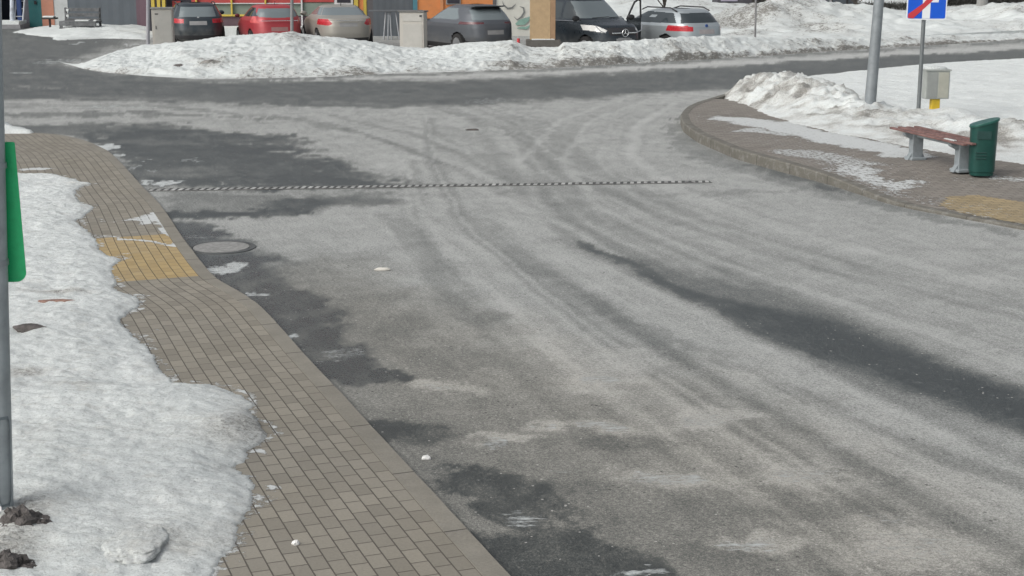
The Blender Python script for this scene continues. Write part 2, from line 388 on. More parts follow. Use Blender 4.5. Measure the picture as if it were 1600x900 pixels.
    for k in range(22):
        t = rr.uniform(-.2, 1.5); c = A2 * (1 - t) + B2 * t; i0 = rr.randint(0, 3); i1 = rr.randint(5, 9)
        stroke(salt, [(p[0], p[1], rr.uniform(.05, .16)) for p in c[i0:i1]], rr.choice([.5, .58, .97]), rr.uniform(.2, .45), .15, .15)
    A3 = np.array([(1010, 150), (900, 190), (850, 250), (900, 330), (1060, 410), (1300, 490)], float)
    B3 = np.array([(1080, 165), (1040, 200), (1050, 240), (1150, 290), (1350, 350), (1650, 420)], float)
    for k in range(14):
        t = rr.uniform(-.3, 1.0); c = A3 * (1 - t) + B3 * t
        stroke(salt, [(p[0], p[1], rr.uniform(.05, .13)) for p in c], rr.choice([.58, .66, .98]), rr.uniform(.2, .4), .12, .15)
    for px, py, rx, ry in [(950, 600, 70, 16), (950, 663, 60, 12), (1130, 655, 100, 14), (1040, 750, 110, 18), (1250, 740, 100, 24), (1430, 850, 150, 36), (1180, 850, 90, 14), (790, 690, 60, 10), (1000, 560, 60, 20), (700, 610, 60, 12), (870, 670, 50, 8)]:
        blob(salt, px, py, rx, ry, .90, .75, .7)
    for px, py, rx, ry in [(720, 560, 90, 22), (620, 510, 60, 16), (1000, 690, 90, 14), (1330, 735, 60, 8), (900, 760, 100, 16), (1150, 800, 120, 14), (1300, 790, 90, 14), (1070, 870, 120, 20), (570, 465, 60, 10), (760, 500, 50, 14)]:
        blob(salt, px, py, rx, ry, .40, .5, .9)
    # broad dark wheel band on the right
    poly(salt, [(880, 372), (960, 398), (1060, 420), (1180, 444), (1300, 480), (1430, 538), (1540, 585), (1700, 655), (1900, 740), (1900, 800), (1700, 722), (1560, 664), (1400, 610), (1260, 560), (1130, 492), (1010, 430), (940, 400)], .34, .26, .8, .35)
    poly(salt, [(1130, 470), (1260, 490), (1420, 548), (1560, 600), (1900, 745), (1900, 800), (1700, 715), (1560, 655), (1400, 598), (1260, 540)], .06, .22, .97, .35)
    stroke(salt, [(900, 375, .05), (1000, 418, .09), (1100, 470, .12), (1200, 515, .15), (1300, 555, .2)], .16, .75, .3)
    # darker fringe along right kerb, then a dark line along the far bank front
    stroke(salt, [(1062, 195, .2), (1090, 230, .35), (1180, 262, .45), (1290, 295, .4), (1400, 328, .25), (1600, 368, .15)], .50, .75, .6)
    stroke(salt, [(1070, 180, .12), (1100, 212, .1), (1232, 275, .16), (1300, 294, .12)], .28, .7, .5)
    stroke(salt, [(130, 110, .3), (300, 125, .35), (430, 124, .35), (640, 116, .35), (830, 110, .4), (1100, 95, .4), (1300, 82, .4), (1600, 64, .4), (2000, 43, .2)], .25, .55, .3)
    # bright strip in front of the far bank
    stroke(salt, [(430, 126, .25), (800, 117, .4), (1100, 101, .6), (1600, 73, .8), (2000, 49, 1)], .96, .9, .3)
    stroke(snow, [(430, 123, .12), (800, 116, .2), (1100, 99, .2), (1600, 70, .25)], .45, .8, .5)
    # thin snow and ice left on it
    for px, py, rx, ry, v in [(355, 418, 30, 7, .9), (410, 457, 20, 3, .8), (452, 523, 16, 5, .9), (528, 556, 40, 9, .55), (690, 612, 26, 6, .55), (950, 597, 42, 9, .62), (945, 663, 40, 7, .62), (860, 668, 28, 4, .6), (780, 698, 26, 6, .66),
                              (745, 682, 18, 3, .6), (1120, 658, 75, 8, .5), (1040, 748, 80, 11, .62), (1235, 738, 70, 12, .5), (1155, 852, 50, 8, .6), (1420, 850, 110, 22, .42), (830, 808, 30, 10, .6), (1000, 898, 40, 7, .7),
                              (168, 230, 18, 4, .95), (180, 243, 12, 3, .9), (205, 262, 6, 14, .6), (228, 287, 12, 6, .95), (262, 287, 18, 5, .9), (245, 264, 12, 5, .6), (310, 250, 30, 2, .6), (760, 158, 40, 3, .5), (700, 170, 60, 2, .4), (150, 167, 120, 2, .62),
                              (450, 132, 10, 1, .5), (35, 114, 16, 1.5, .7), (75, 97, 45, 2.5, .6), (135, 66, 24, 1.2, .8), (210, 69, 16, 1.2, .8), (320, 370, 40, 5, .5), (500, 240, 40, 3, .3), (880, 735, 30, 4, .5), (1380, 810, 50, 8, .45)]:
        blob(snow, px, py, rx * 1.15, ry * 1.3, v, 1, .5)
    # lot behind the bank: packed dirty snow
    poly(salt, [(250, 86), (900, 80), (1400, 66), (1400, 20), (250, 20)], .7, 1.0, 1); poly(snow, [(330, 62), (900, 62), (1300, 56), (1300, 30), (300, 30)], .55, 1.2, 1)
    salt = salt + ((fbm(x * 4, y * 2.6, 5, 77) - .42) * .75 * (1 - sst(16, 21, y)) * (1 - sst(0, 1.2, x)) + (fbm(x * 3, y * 3, 5, 79) - .5) * .16) * (1 - sst(.3, .6, salt)) + (fbm(x * 14, y * 14, 3, 78) - .5) * .16
    salt = np.maximum(salt, .10)
    v = np.stack([x, y, np.zeros_like(x)], 1)
    o = mesh_obj('road', v, grid_faces(len(rows), len(cols)), ROAD)
    for k, arr in (('salt', salt), ('dirt', dirt), ('snow', snow), ('wet', wet)): attr(o, k, arr)
    tag(o, kind='structure')
build_road()

# ------------------------------------------------------------------ left pavement
KL = [(-900, 196), (-100, 205), (30, 209), (60, 210), (90, 212), (120, 218), (142, 225), (170, 238), (186, 252), (210, 278), (222, 292), (250, 320), (270, 348), (290, 378), (318, 415), (340, 440), (380, 462), (406, 478), (432, 506), (480, 560), (520, 602), (610, 700), (684, 780), (795, 900), (1010, 1130), (1400, 1560)]
kl = GP(KL)
O0 = G(795, 900); AV = G(432, 506) - O0; AV /= np.linalg.norm(AV); CV = np.array([-AV[1], AV[0]])   # CV points left
if CV[0] > 0: CV = -CV
def frame(p): d = p - O0; return d @ AV, d @ CV
def kerb_strip(name, line, width, hfun, mat, side=1, lip=.25):
    # resample, offset to the side, build face + top + joints
    segs = [line[0]]; 
    for a, b in zip(line[:-1], line[1:]):
        n = max(1, int(np.linalg.norm(b - a) / .12))
        for i in range(1, n + 1): segs.append(a + (b - a) * i / n)
    q = np.array(segs)
    for _ in range(6): q[1:-1] = (q[:-2] + 2 * q[1:-1] + q[2:]) / 4
    t = np.gradient(q, axis=0); t /= np.linalg.norm(t, axis=1)[:, None]; nrm = np.stack([-t[:, 1], t[:, 0]], 1) * side
    s = np.concatenate([[0], np.cumsum(np.linalg.norm(np.diff(q, axis=0), axis=1))])
    V = []; n = len(q)
    for i in range(n):
        h = hfun(s[i], q[i]); j = .003 if (s[i] % 1.0) < .12 else 0
        wob = (fbm(np.array([s[i] * 2]), np.array([.5]), 3)[0] - .5) * .012
        for off, z in ((-.0, -.12), (.004 + wob, h - .018 - j), (.018 + wob, h - j), (width, h - j), (width + .004, -.12)):
            p = q[i] + nrm[i] * off; V.append((p[0], p[1], z))
    Fc = []
    for i in range(n - 1):
        for k in range(4): Fc.append((i * 5 + k, i * 5 + k + 1, i * 5 + k + 6, i * 5 + k + 5))
    o = mesh_obj(name, V, Fc, mat); attr(o, 'along', np.repeat(s, 5)); return q, nrm, s, o
qL, nL, sL, ko = kerb_strip('kerb', kl, .15, lambda s, p: .034, KERB, side=-1)
# make sure the offset goes to the pavement side
if (nL[len(nL) // 2] @ CV) < 0:
    bpy.data.objects.remove(ko); qL, nL, sL, ko = kerb_strip('kerb', kl, .15, lambda s, p: .034, KERB, side=1)
tag(ko, kind='structure')
EL = [(-10, 272), (35, 272), (90, 273), (128, 285), (140, 287), (122, 294), (116, 304), (128, 318), (146, 322), (138, 334), (118, 346), (126, 353), (150, 372), (156, 390), (172, 401), (192, 405), (174, 420), (184, 440), (180, 452), (205, 461), (223, 472), (210, 484), (186, 499), (205, 522), (238, 550), (245, 572), (270, 597), (327, 602), (387, 620), (397, 634), (390, 641), (415, 681), (387, 713), (366, 732), (387, 746), (399, 779), (392, 802), (378, 816), (373, 853), (345, 877), (334, 898), (320, 960), (280, 1150), (-1200, 1150), (-900, 400), (-300, 272)]
def left_pavement():
    K = np.array([frame(G(*p)) for p in KL[4:]][::-1])    # (v, c), near to far, rising v
    vs, cs = K[:, 0], K[:, 1]
    iv = [i for i, p in enumerate(KL[4:][::-1]) if p[1] >= 225]
    vs2 = vs[iv]; cs2 = cs[iv]
    sl_ = (cs2[-1] - cs2[-3]) / (vs2[-1] - vs2[-3])
    vs2 = np.append(vs2, vs2[-1] + 8); cs2 = np.append(cs2, cs2[-1] + sl_ * 8)
    V = np.arange(vs2[0], vs2[-1], .06); U = np.concatenate([np.arange(.0, 3.6, .05), np.arange(3.6, 16, .4)])
    kc = np.interp(V, vs2, cs2)
    for _ in range(12): kc[1:-1] = (kc[:-2] + 2 * kc[1:-1] + kc[2:]) / 4
    VV, UU = np.meshgrid(V, U, indexing='ij'); CC = kc[:, None] + UU
    X = O0[0] + VV * AV[0] + CC * CV[0]; Y = O0[1] + VV * AV[1] + CC * CV[1]
    reg = np.vstack([kl, [[-30, 2], ], ]); reg = np.vstack([kl, G(-900, 1500)[None]])
    sd = sdist(X.ravel(), Y.ravel(), reg)
    keep = sd > .08
    x = X.ravel(); y = Y.ravel()
    f = grid_faces(len(V), len(U)); f = f[keep[f].all(1)]
    snow = np.zeros(x.shape)
    wx = x + (fbm(x * 3, y * 3, 4, 3) - .5) * .3; wy = y + (fbm(x * 3, y * 3, 4, 9) - .5) * .5
    def blob(px, py, rx, ry, val):
        c = G(px, py); e = abs(G(px + rx, py)[0] - c[0]); g = abs(G(px, py - ry)[1] - c[1])
        d = np.hypot((wx - c[0]) / e, (wy - c[1]) / g); m = (1 - sst(.6, 1.2, d)); snow[:] = np.maximum(snow, m * val)
    def st(pts, wd, val):
        d, _ = seg_d(wx, wy, GP(pts)); snow[:] = np.maximum(snow, (1 - sst(.6, 1.2, d / wd)) * val)
    blob(238, 344, 26, 9, .85); st([(200, 346), (232, 342), (255, 352), (280, 385)], .09, .85); st([(160, 372), (220, 382), (275, 388)], .035, .8)
    st([(35, 268), (70, 267)], .12, .9); st([(185, 248), (205, 272)], .02, .8); st([(175, 406), (205, 402)], .05, .6)
    blob(415, 712, 16, 6, .75); blob(425, 768, 14, 5, .65); blob(238, 516, 6, 3, .7); blob(228, 530, 6, 3, .7); blob(508, 838, 8, 3, .4)
    st([(120, 344), (170, 350), (200, 352)], .05, .5); blob(300, 520, 14, 3, .3); blob(292, 538, 8, 3, .45)
    de, _ = seg_d(wx, wy, GP(EL, .03)); snow[:] = np.maximum(snow, .56 * (1 - sst(.01, .11, de)))
    v3 = np.stack([x, y, np.full(x.shape, .03)], 1)
    UVu = VV.ravel(); UVv = UU.ravel() - .15
    v3, f, snow, UVu, UVv = compact(v3, f, snow, UVu, UVv)
    yv = [frame(G(*p))[0] for p in ((240, 441), (240, 371))]
    m = mat_pavers('pavement_blocks', (.262, .242, .200), (yv[0], yv[1], .0, 4.0))
    o = mesh_obj('pavement', v3, f, m)
    uvl = o.data.uv_layers.new(name='UVMap'); li = np.zeros(len(o.data.loops), int); o.data.loops.foreach_get('vertex_index', li)
    uvl.data.foreach_set('uv', np.stack([UVu[li], UVv[li]], 1).astype(np.float32).ravel())
    attr(o, 'snow', snow); tag(o, kind='structure')
left_pavement()

# ------------------------------------------------------------------ right pavement
KR = [(1500, 120), (1250, 140), (1130, 158), (1086, 172), (1071, 180), (1062, 191), (1067, 206), (1090, 223), (1150, 249), (1232, 272), (1300, 290), (1375, 315), (1416, 326), (1487, 339), (1600, 360), (1760, 390), (2300, 480), (3200, 640)]
kr = GP(KR)
yflat = G(1416, 326)[1]
def rh(y): return .035 + .115 * sst(yflat - .5, yflat + 3.2, y)
ER = [(1112, 166), (1165, 187), (1210, 200), (1262, 214), (1330, 229), (1405, 244), (1500, 262), (1560, 270), (1600, 275), (1760, 300), (2300, 380), (2700, 300), (2300, 52), (1800, 76), (1600, 93), (1470, 100), (1380, 108), (1300, 117), (1262, 121), (1210, 130), (1150, 140), (1118, 152)]
def build_right():
    qR, nR, sR, o = kerb_strip('kerb', kr[2:], .15, lambda s, p: float(rh(p[1])) + .004, KERB2, side=1)
    mid = len(qR) // 2
    if not inside(np.array([qR[mid][0] + nR[mid][0] * .3]), np.array([qR[mid][1] + nR[mid][1] * .3]), np.vstack([kr, [G(3200, 100)]]))[0]:
        bpy.data.objects.remove(o); qR, nR, sR, o = kerb_strip('kerb', kr[2:], .15, lambda s, p: float(rh(p[1])) + .004, KERB2, side=-1)
    tag(o, kind='structure')
    xs = np.arange(2.3, 16, .06); ys = np.arange(14, 31, .06); erp = GP(ER)
    YY, XX = np.meshgrid(ys, xs, indexing='ij'); x = XX.ravel(); y = YY.ravel()
    sd = sdist(x, y, np.vstack([kr, [G(3200, 100)]])); keep = sd > .09
    f = grid_faces(len(ys), len(xs)); f = f[keep[f].all(1)]
    wx = x + (fbm(x * 2.2, y * 2.2, 4, 3) - .5) * .5; wy = y + (fbm(x * 2.2, y * 2.2, 4, 9) - .5) * .9
    snow = np.zeros(x.shape)
    def st(pts, wd, val):
        d, _ = seg_d(wx, wy, GP(pts, .1)); snow[:] = np.maximum(snow, (1 - sst(.5, 1.25, d / wd)) * val)
    st([(1150, 190), (1230, 204), (1330, 228), (1420, 246)], .55, .9); st([(1170, 208), (1230, 216)], .3, .7)
    st([(1236, 240), (1290, 252), (1340, 262)], .5, .62); st([(1330, 268), (1400, 290), (1440, 286)], .32, .72); st([(1320, 292), (1370, 308), (1440, 322)], .22, .68)
    st([(1470, 322), (1540, 330)], .3, .42); st([(1560, 278), (1640, 282)], .3, .6); st([(1500, 282), (1560, 290)], .18, .35)
    st([(1290, 262), (1330, 280), (1400, 300)], .2, .5); st([(1120, 185), (1200, 215), (1300, 250), (1400, 285)], .9, .34); st([(1420, 300), (1560, 322), (1700, 345)], .35, .40)
    st([(1440, 320), (1500, 333), (1560, 340)], .22, .55); st([(1400, 262), (1500, 275), (1620, 290)], .7, .30)
    v3 = np.stack([x, y, rh(y) - .3 * sst(.5, .9, sdist(x, y, erp))], 1)
    u = x * .97 + y * .2; vv = -x * .2 + y * .97
    v3, f, snow, u, vv = compact(v3, f, snow, u, vv)
    a = G(1475, 306); b = G(1640, 372)
    m = mat_pavers('weathered_pavement_blocks', (.235, .215, .19), None)
    # tactile ochre field as an attribute-free band: a patch of its own laid 4 mm above
    o = mesh_obj('pavement', v3, f, m)
    def uvs(o, u, vv):
        uvl = o.data.uv_layers.new(name='UVMap'); li = np.zeros(len(o.data.loops), int); o.data.loops.foreach_get('vertex_index', li)
        uvl.data.foreach_set('uv', np.stack([u[li], vv[li]], 1).astype(np.float32).ravel())
    uvs(o, u, vv); attr(o, 'snow', snow); tag(o, kind='structure')
    q = GP([(1462, 322), (1478, 309), (1530, 308), (1640, 322), (1750, 336), (1770, 386), (1600, 352), (1500, 334)], .035)
    ok = sdist(v3[:, 0], v3[:, 1], q) > 0
    f2 = f[ok[f].all(1)]; v4 = v3.copy(); v4[:, 2] += .004
    v4, f2, s2, u2, w2 = compact(v4, f2, snow, u, vv)
    o2 = mesh_obj('pavement', v4, f2, mat_pavers('ochre_pavement_blocks', (.36, .285, .165)))
    uvs(o2, u2, w2); attr(o2, 'snow', s2); tag(o2, kind='structure')
build_right()

# ------------------------------------------------------------------ snow
def snow_mesh(name, polyg, step, hfun, dfun, mat, edge_amp=.1, edge_scale=3, margin=.1, bbox=None, zbase=0.0, sub=(0, 0)):
    q = np.asarray(polyg); x0, y0 = q.min(0) - margin; x1, y1 = q.max(0) + margin
    if bbox: x0, y0, x1, y1 = max(x0, bbox[0]), max(y0, bbox[1]), min(x1, bbox[2]), min(y1, bbox[3])
    xs = np.arange(x0, x1, step); ys = np.arange(y0, y1, step)
    YY, XX = np.meshgrid(ys, xs, indexing='ij'); x = XX.ravel(); y = YY.ravel()
    sd = sdist(x, y, q) + (fbm(x * edge_scale, y * edge_scale, 5, 2) - .5) * edge_amp * 2 + (fbm(x * edge_scale * 6, y * edge_scale * 6, 3, 12) - .5) * edge_amp * .9
    keep = sd > -step * 1.5
    z = hfun(x, y, np.maximum(sd, 0)); z = np.where(sd > 0, z, -.02)
    z = z + (zbase(x, y) if callable(zbase) else zbase)
    f = grid_faces(len(ys), len(xs)); f = f[keep[f].all(1)]
    v = np.stack([x, y, z], 1); d = np.clip(dfun(x, y, sd), 0, 1)
    v, f, d = compact(v, f, d)
    o = mesh_obj(name, v, f, mat, smooth=True); attr(o, 'dirt', d); tag(o, kind='structure'); return o
def gauss(x, y, px, py, rx, ry, z=0):
    c = G(px, py, z); return np.exp(-((x - c[0]) / rx) ** 2 - ((y - c[1]) / ry) ** 2)
# near left
el = GP(EL, .03)
def hL(x, y, sd):
    n1 = fbm(x * 1.4, y * 1.4, 4, 11); n2 = fbm(x * 6, y * 6, 4, 21); n3 = fbm(x * 20, y * 20, 3, 31)
    h = .010 * sst(0, .02, sd) + .022 * sst(.0, .14, sd) + .03 * sst(0, .5, sd) + .02 * sst(.3, 1.6, sd)
    h += sst(0, .4, sd) * ((n1 - .5) * .10 + (n2 - .5) * .034) + sst(0, .08, sd) * ((n3 - .5) * .02 + (fbm(x * 10, y * 22, 3, 61) - .5) * .02)
    h += .05 * gauss(x, y, 70, 740, .18, .4) + .04 * gauss(x, y, 90, 520, .4, .6) + .04 * gauss(x, y, 120, 640, .5, .3) + .05 * gauss(x, y, 350, 680, .2, .3) - .05 * gauss(x, y, 200, 610, .3, .2)
    return np.maximum(h, .006)
def dL(x, y, sd):
    n = fbm(x * 2, y * 2, 4, 51)
    d = .03 + .14 * (1 - sst(0, .25, sd)) + (n - .5) * .5
    d += .42 * gauss(x, y, 372, 680, .24, .5) + .35 * gauss(x, y, 120, 625, .35, .15) + .5 * gauss(x, y, 40, 600, .2, .2) + .6 * gauss(x, y, 10, 890, .25, .3) + .5 * gauss(x, y, 40, 830, .2, .3) + .35 * gauss(x, y, 230, 870, .25, .3) + .5 * gauss(x, y, 90, 470, .35, .12) + .2 * gauss(x, y, 300, 700, .6, .3) + .3 * gauss(x, y, 60, 700, .2, .3)
    return d
snow_mesh('snow_cover', el, .02, hL, dL, SNOW, .045, 5, bbox=(-7.5, 5.5, 2, 30), zbase=.03)
snow_mesh('snow_cover', GP([(-300, 190), (8, 198), (22, 204), (50, 211), (-300, 216)]), .06, lambda x, y, sd: .04 + .13 * sst(0, .5, sd) + fbm(x * 4, y * 4, 3) * .05, lambda x, y, sd: .1 + 0 * x, SNOW, .06, 3, zbase=.02)
# right field with its ploughed ridge
er = GP(ER)
def hR(x, y, sd):
    n1 = fbm(x * .9, y * .9, 4, 11); n2 = fbm(x * 4, y * 4, 4, 22); n3 = fbm(x * 9, y * 9, 3, 5)
    h = .05 * sst(0, .15, sd) + .02 * sst(0, 1.0, sd)
    ridge = GP([(1120, 160), (1180, 160), (1240, 172), (1300, 190), (1380, 207), (1450, 218), (1560, 228), (1700, 240)])
    d, t = seg_d(x, y, ridge); amp = np.interp(t, [0, 1, 2, 3, 4, 5, 6, 7], [.05, .35, .47, .30, .17, .14, .20, .16])
    r = np.exp(-(d / .95) ** 2) * amp
    h += r * (.65 + .8 * n1) * sst(0, .5, sd)
    h += (.16 * gauss(x, y, 1255, 160, 1.0, 2.0) + .22 * gauss(x, y, 1492, 207, .5, .8) + .06 * gauss(x, y, 1590, 235, .8, 1.2)) * sst(0, .4, sd)
    rough = np.clip(r * 4, .12, 1)
    h += sst(0, .3, sd) * ((n2 - .5) * .28 * rough + (n3 - .5) * .18 * rough)
    far = sst(2.5, 5, y - 24); h += .12 * far * sst(0, 1.5, sd) * (n1)
    return np.maximum(h, .004)
def dR(x, y, sd):
    n = fbm(x * 1.6, y * 1.6, 4, 51); n2 = fbm(x * 5, y * 5, 4, 8)
    ridge = GP([(1110, 166), (1180, 168), (1240, 178), (1300, 195), (1380, 215), (1450, 226), (1560, 240)])
    d, t = seg_d(x, y, ridge); rr = np.exp(-(d / 1.5) ** 2)
    D = .03 + rr * (.38 + (n - .5) * 1.4 + (n2 - .5) * 1.0)
    D += .55 * gauss(x, y, 1128, 158, .5, .9) + .45 * gauss(x, y, 1210, 152, .9, 1.2) * n2 * 1.4 + .75 * gauss(x, y, 1335, 178, .35, .9) * n2 * 1.6 + .45 * gauss(x, y, 1470, 190, .5, .5) + .15 * (1 - sst(0, .5, sd))
    return D
snow_mesh('snow_field', er, .06, hR, dR, SNOW, .10, 2.2, bbox=(2.5, 12, 26, 52), zbase=lambda x, y: np.where(y < 27, rh(y) * .7, .1 * (1 - sst(27, 30, y))))
# the far bank
FE = [(93, 97), (130, 108), (170, 114), (230, 119), (300, 123), (380, 123), (430, 122), (520, 120), (640, 114), (730, 112), (830, 108), (960, 101), (1100, 93), (1200, 87), (1300, 80), (1450, 71), (1600, 62), (1900, 46), (2300, 27)]
fe = GP(FE)
CR = [(93, 97), (120, 88), (150, 80), (200, 75), (232, 70), (270, 66), (300, 64), (350, 57), (390, 54), (430, 52), (460, 51), (490, 55), (540, 60), (580, 65), (630, 74), (668, 75), (700, 70), (740, 66), (800, 63), (812, 68), (826, 74), (872, 74), (880, 67), (940, 65), (1000, 62), (1060, 58), (1130, 56), (1200, 58), (1300, 60), (1600, 52), (2300, 20)]
cr = np.array(CR, float)
def bank():
    xs = np.concatenate([np.arange(60, 1700, 2.0), np.arange(1700, 2300, 20)])
    nd = 110
    fy = np.interp(xs, [p[0] for p in FE], [p[1] for p in FE])
    A = np.array([G(a, b) for a, b in zip(xs, fy)])
    V = []; D = []
    cy = np.interp(xs, cr[:, 0], cr[:, 1])
    Yc = np.maximum(A[:, 1] + 1.4, np.minimum(A[:, 1] + 6.0, 44.2)); 
    px_t = sst(93, 200, xs); 
    zc = np.zeros(len(xs))
    zz_ = 0
    for i in range(len(xs)): zc[i] = max(.02, P(xs[i], cy[i], Yc[i]).z)
    zc = zc * (.05 + .95 * px_t ** .6)
    Yc = A[:, 1] + (Yc - A[:, 1]) * (.01 + .99 * sst(90, 230, xs) ** .7)
    Yb = Yc + (1.9 - 1.0 * sst(850, 960, xs)) * (.01 + .99 * sst(90, 200, xs)); far = sst(1010, 1150, xs)
    u = np.linspace(0, 1, nd) 
    rows = []
    for j, t in enumerate(u):
        # t 0..0.75 front to crest, 0.75..1 back slope
        Y = np.where(t < .75, A[:, 1] + (Yc - A[:, 1]) * (t / .75), Yc + (Yb - Yc) * ((t - .75) / .25))
        X = A[:, 0] / A[:, 1] * Y
        d = Y - A[:, 1]
        k = np.clip(d / (Yc - A[:, 1]), 0, 1)
        prof = .30 * sst(0, .16, k) + .70 * sst(.05, 1.02, k)
        back = 1 - sst(0, 1, np.clip((Y - Yc) / (Yb - Yc), 0, 1)) * (1 - .25 * far)
        h = zc * prof * back
        n1 = fbm(X * .8, Y * .8, 4, 3); n2 = fbm(X * 3, Y * 3, 4, 13); n3 = fbm(X * 8, Y * 8, 3, 23)
        env = sst(0, .10, k) * (1 - .75 * sst(.75, 1, k))
        h = h + env * ((n1 - .5) * .24 + (n2 - .5) * .15) * np.clip(zc * 2.2, .1, 1) + sst(0, .05, k) * (n3 - .5) * .07
        h = h * sst(88, 116, xs); edge = (k < .001)
        h = np.where(edge, -.03, np.maximum(h, .01)); 
        if j == 0: Y = Y + (fbm(X * 1.5, Y * 0 + 3, 4) - .5) * .5
        if j == nd - 1: h = h * 0 - .03 + far * .25
        dd = .20 + .55 * (1 - sst(.0, .32, k)) * sst(250, 700, xs) + .36 * (1 - sst(0, .22, k)) * (1 - sst(250, 700, xs)) + (n1 - .5) * .7 + (n2 - .5) * .6
        dd = dd + .55 * np.exp(-((xs - 330) / 40) ** 2) * np.exp(-((k - .28) / .13) ** 2) + .4 * np.exp(-((xs - 470) / 30) ** 2) * np.exp(-((k - .85) / .2) ** 2) + .30 * sst(720, 880, xs) * (1 - sst(.55, 1, k))
        V.append(np.stack([X, Y, h], 1)); D.append(dd)
    V = np.concatenate(V); D = np.concatenate(D)
    o = mesh_obj('snow_bank', V, grid_faces(nd, len(xs)), FSNOW, smooth=True)
    attr(o, 'dirt', np.clip(D, 0, 1)); tag(o, kind='structure')
bank()
# snow before the workshops, left far
snow_mesh('snow_patch', GP([(22, 51), (70, 57), (90, 63), (160, 60), (232, 62), (262, 50), (240, 43), (150, 41), (60, 43)]), .1, lambda x, y, sd: .05 * sst(0, .3, sd) + .14 * sst(0, 2, sd) + (fbm(x * 1.3, y * 1.3, 4) - .5) * .14 * sst(0, .6, sd) + .002, lambda x, y, sd: .15 + (fbm(x, y, 4, 5) - .5) * .6 + .3 * (1 - sst(0, .4, sd)), FSNOW, .3, 1)
# open field far right with ploughed heaps
ff = GP([(1010, 62), (1300, 62), (1600, 57), (2300, 24), (2300, -38), (700, -38), (700, 6), (870, 26), (1000, 38)])
def hF(x, y, sd):
    n1 = fbm(x * .25, y * .25, 4, 3); n2 = fbm(x * .9, y * .9, 4, 13); n3 = fbm(x * 3, y * 3, 3, 33)
    h = .10 * sst(0, 2, sd) + (n1 - .5) * .3 * sst(0, 3, sd) + (n2 - .5) * .36 * sst(0, 1, sd) * (1 - .6 * sst(66, 78, y)) + (n3 - .5) * .16 * sst(0, .5, sd)
    for px, py, rx, ry, a in [(1160, 42, 1.3, 2.5, .55), (1195, 46, 1.0, 2, .35), (1215, 44, 1.0, 2.5, .35), (1232, 40, 1.3, 3, .5), (1262, 42, 1.2, 3, .35), (1300, 40, 2.0, 4, .30), (1340, 38, 2.4, 4, .45), (1420, 46, 3.0, 4, .15), (1585, 42, 2.0, 5, .45), (1640, 36, 3, 6, .6), (940, 14, 6, 5, .5)]:
        h = h + a * gauss(x, y, px, py, rx, ry) * (.75 + .5 * n2)
    return np.maximum(h, .01)
def dF(x, y, sd):
    n = fbm(x * .5, y * .5, 4, 51); n2 = fbm(x * 1.7, y * 1.7, 4, 57)
    d = .26 + (n - .5) * 1.0 + (n2 - .5) * .6 + .42 * gauss(x, y, 1180, 42, 4, 8) + .22 * gauss(x, y, 1300, 20, 8, 12) + .25 * gauss(x, y, 1560, 25, 5, 12) - .35 * gauss(x, y, 1350, 40, 3.2, 5)
    return d + .12 * sst(75, 90, y)
snow_mesh('snow_field', ff, .16, hF, dF, FSNOW, .3, .6, bbox=(-8, 46, 48, 150), zbase=.02)

# ------------------------------------------------------------------ dirty lumps
def lump(px, py, r, scale, label, dirt, z=.1, seed=0, name='snow_lump', kindcat='snow lump', mat=None, group=None, fine=1.0):
    bm = bmesh.new(); bmesh.ops.create_icosphere(bm, subdivisions=5, radius=1)
    co = np.array([v.co[:] for v in bm.verts])
    def n3(s, o): return (fbm(co[:, 0] * s + o, co[:, 1] * s + seed, 4, seed) + fbm(co[:, 1] * s + o, co[:, 2] * s + 3, 4, seed + 3) + fbm(co[:, 2] * s, co[:, 0] * s + o, 4, seed + 8)) / 3 - .5
    k = 1 + n3(1.1, 3) * 1.5 + n3(3.0, 7) * .5 * fine + n3(9, 1) * .22 * fine
    for v, kk in zip(bm.verts, k):
        c = v.co * kk; v.co = (c.x * r * scale[0], c.y * r * scale[1], max(c.z, -.35) * r * scale[2])
    me = bpy.data.meshes.new(name); bm.to_mesh(me); bm.free(); me.materials.append(mat or SNOW)
    me.polygons.foreach_set('use_smooth', [True] * len(me.polygons))
    o = bpy.data.objects.new(name, me); link(o); p = G(px, py, z); o.location = (p[0], p[1], z)
    attr(o, 'dirt', np.full(len(me.vertices), dirt)); return tag(o, label, kindcat, group)
MUD = M('dirty_ice', (.10, .09, .085), .7, .6, 18, bump=.01)
BEI = M('beige_ice', (.50, .49, .44), .75, .25, 22, bump=.008)
def pile(px, py, rx, ry, n, r0, label, z, seed, mat):
    rnd = random.Random(seed); bm = bmesh.new()
    for k in range(n):
        a = rnd.uniform(0, 6.28); q = rnd.random() ** .7; r_ = r0 * rnd.uniform(.35, 1.0) * (1.15 - .6 * q)
        m = Matrix.Translation((rx * q * math.cos(a), ry * q * math.sin(a), r_ * .3 + (1 - q) * .10 * rnd.random())) @ Matrix.Rotation(rnd.uniform(0, 6), 4, 'Z') @ Matrix.Rotation(rnd.uniform(0, 2), 4, 'X') @ Matrix.Diagonal((rnd.uniform(.8, 1.4), rnd.uniform(.7, 1.1), rnd.uniform(.5, .9), 1))
        g = bmesh.ops.create_icosphere(bm, subdivisions=2, radius=r_, matrix=m)
        for v in g['verts']: v.co += Vector((rnd.uniform(-1, 1), rnd.uniform(-1, 1), rnd.uniform(-1, 1))) * r_ * .20
    me = bpy.data.meshes.new('slush_pile'); bm.to_mesh(me); bm.free(); me.materials.append(mat)
    o = bpy.data.objects.new('slush_pile', me); link(o); p = G(px, py, z); o.location = (p[0], p[1], z); return tag(o, label, 'slush pile')
pile(36, 828, .20, .15, 260, .05, 'crumbly heap of black-brown icy slush at the foot of the grey pole', .06, 3, MUD)
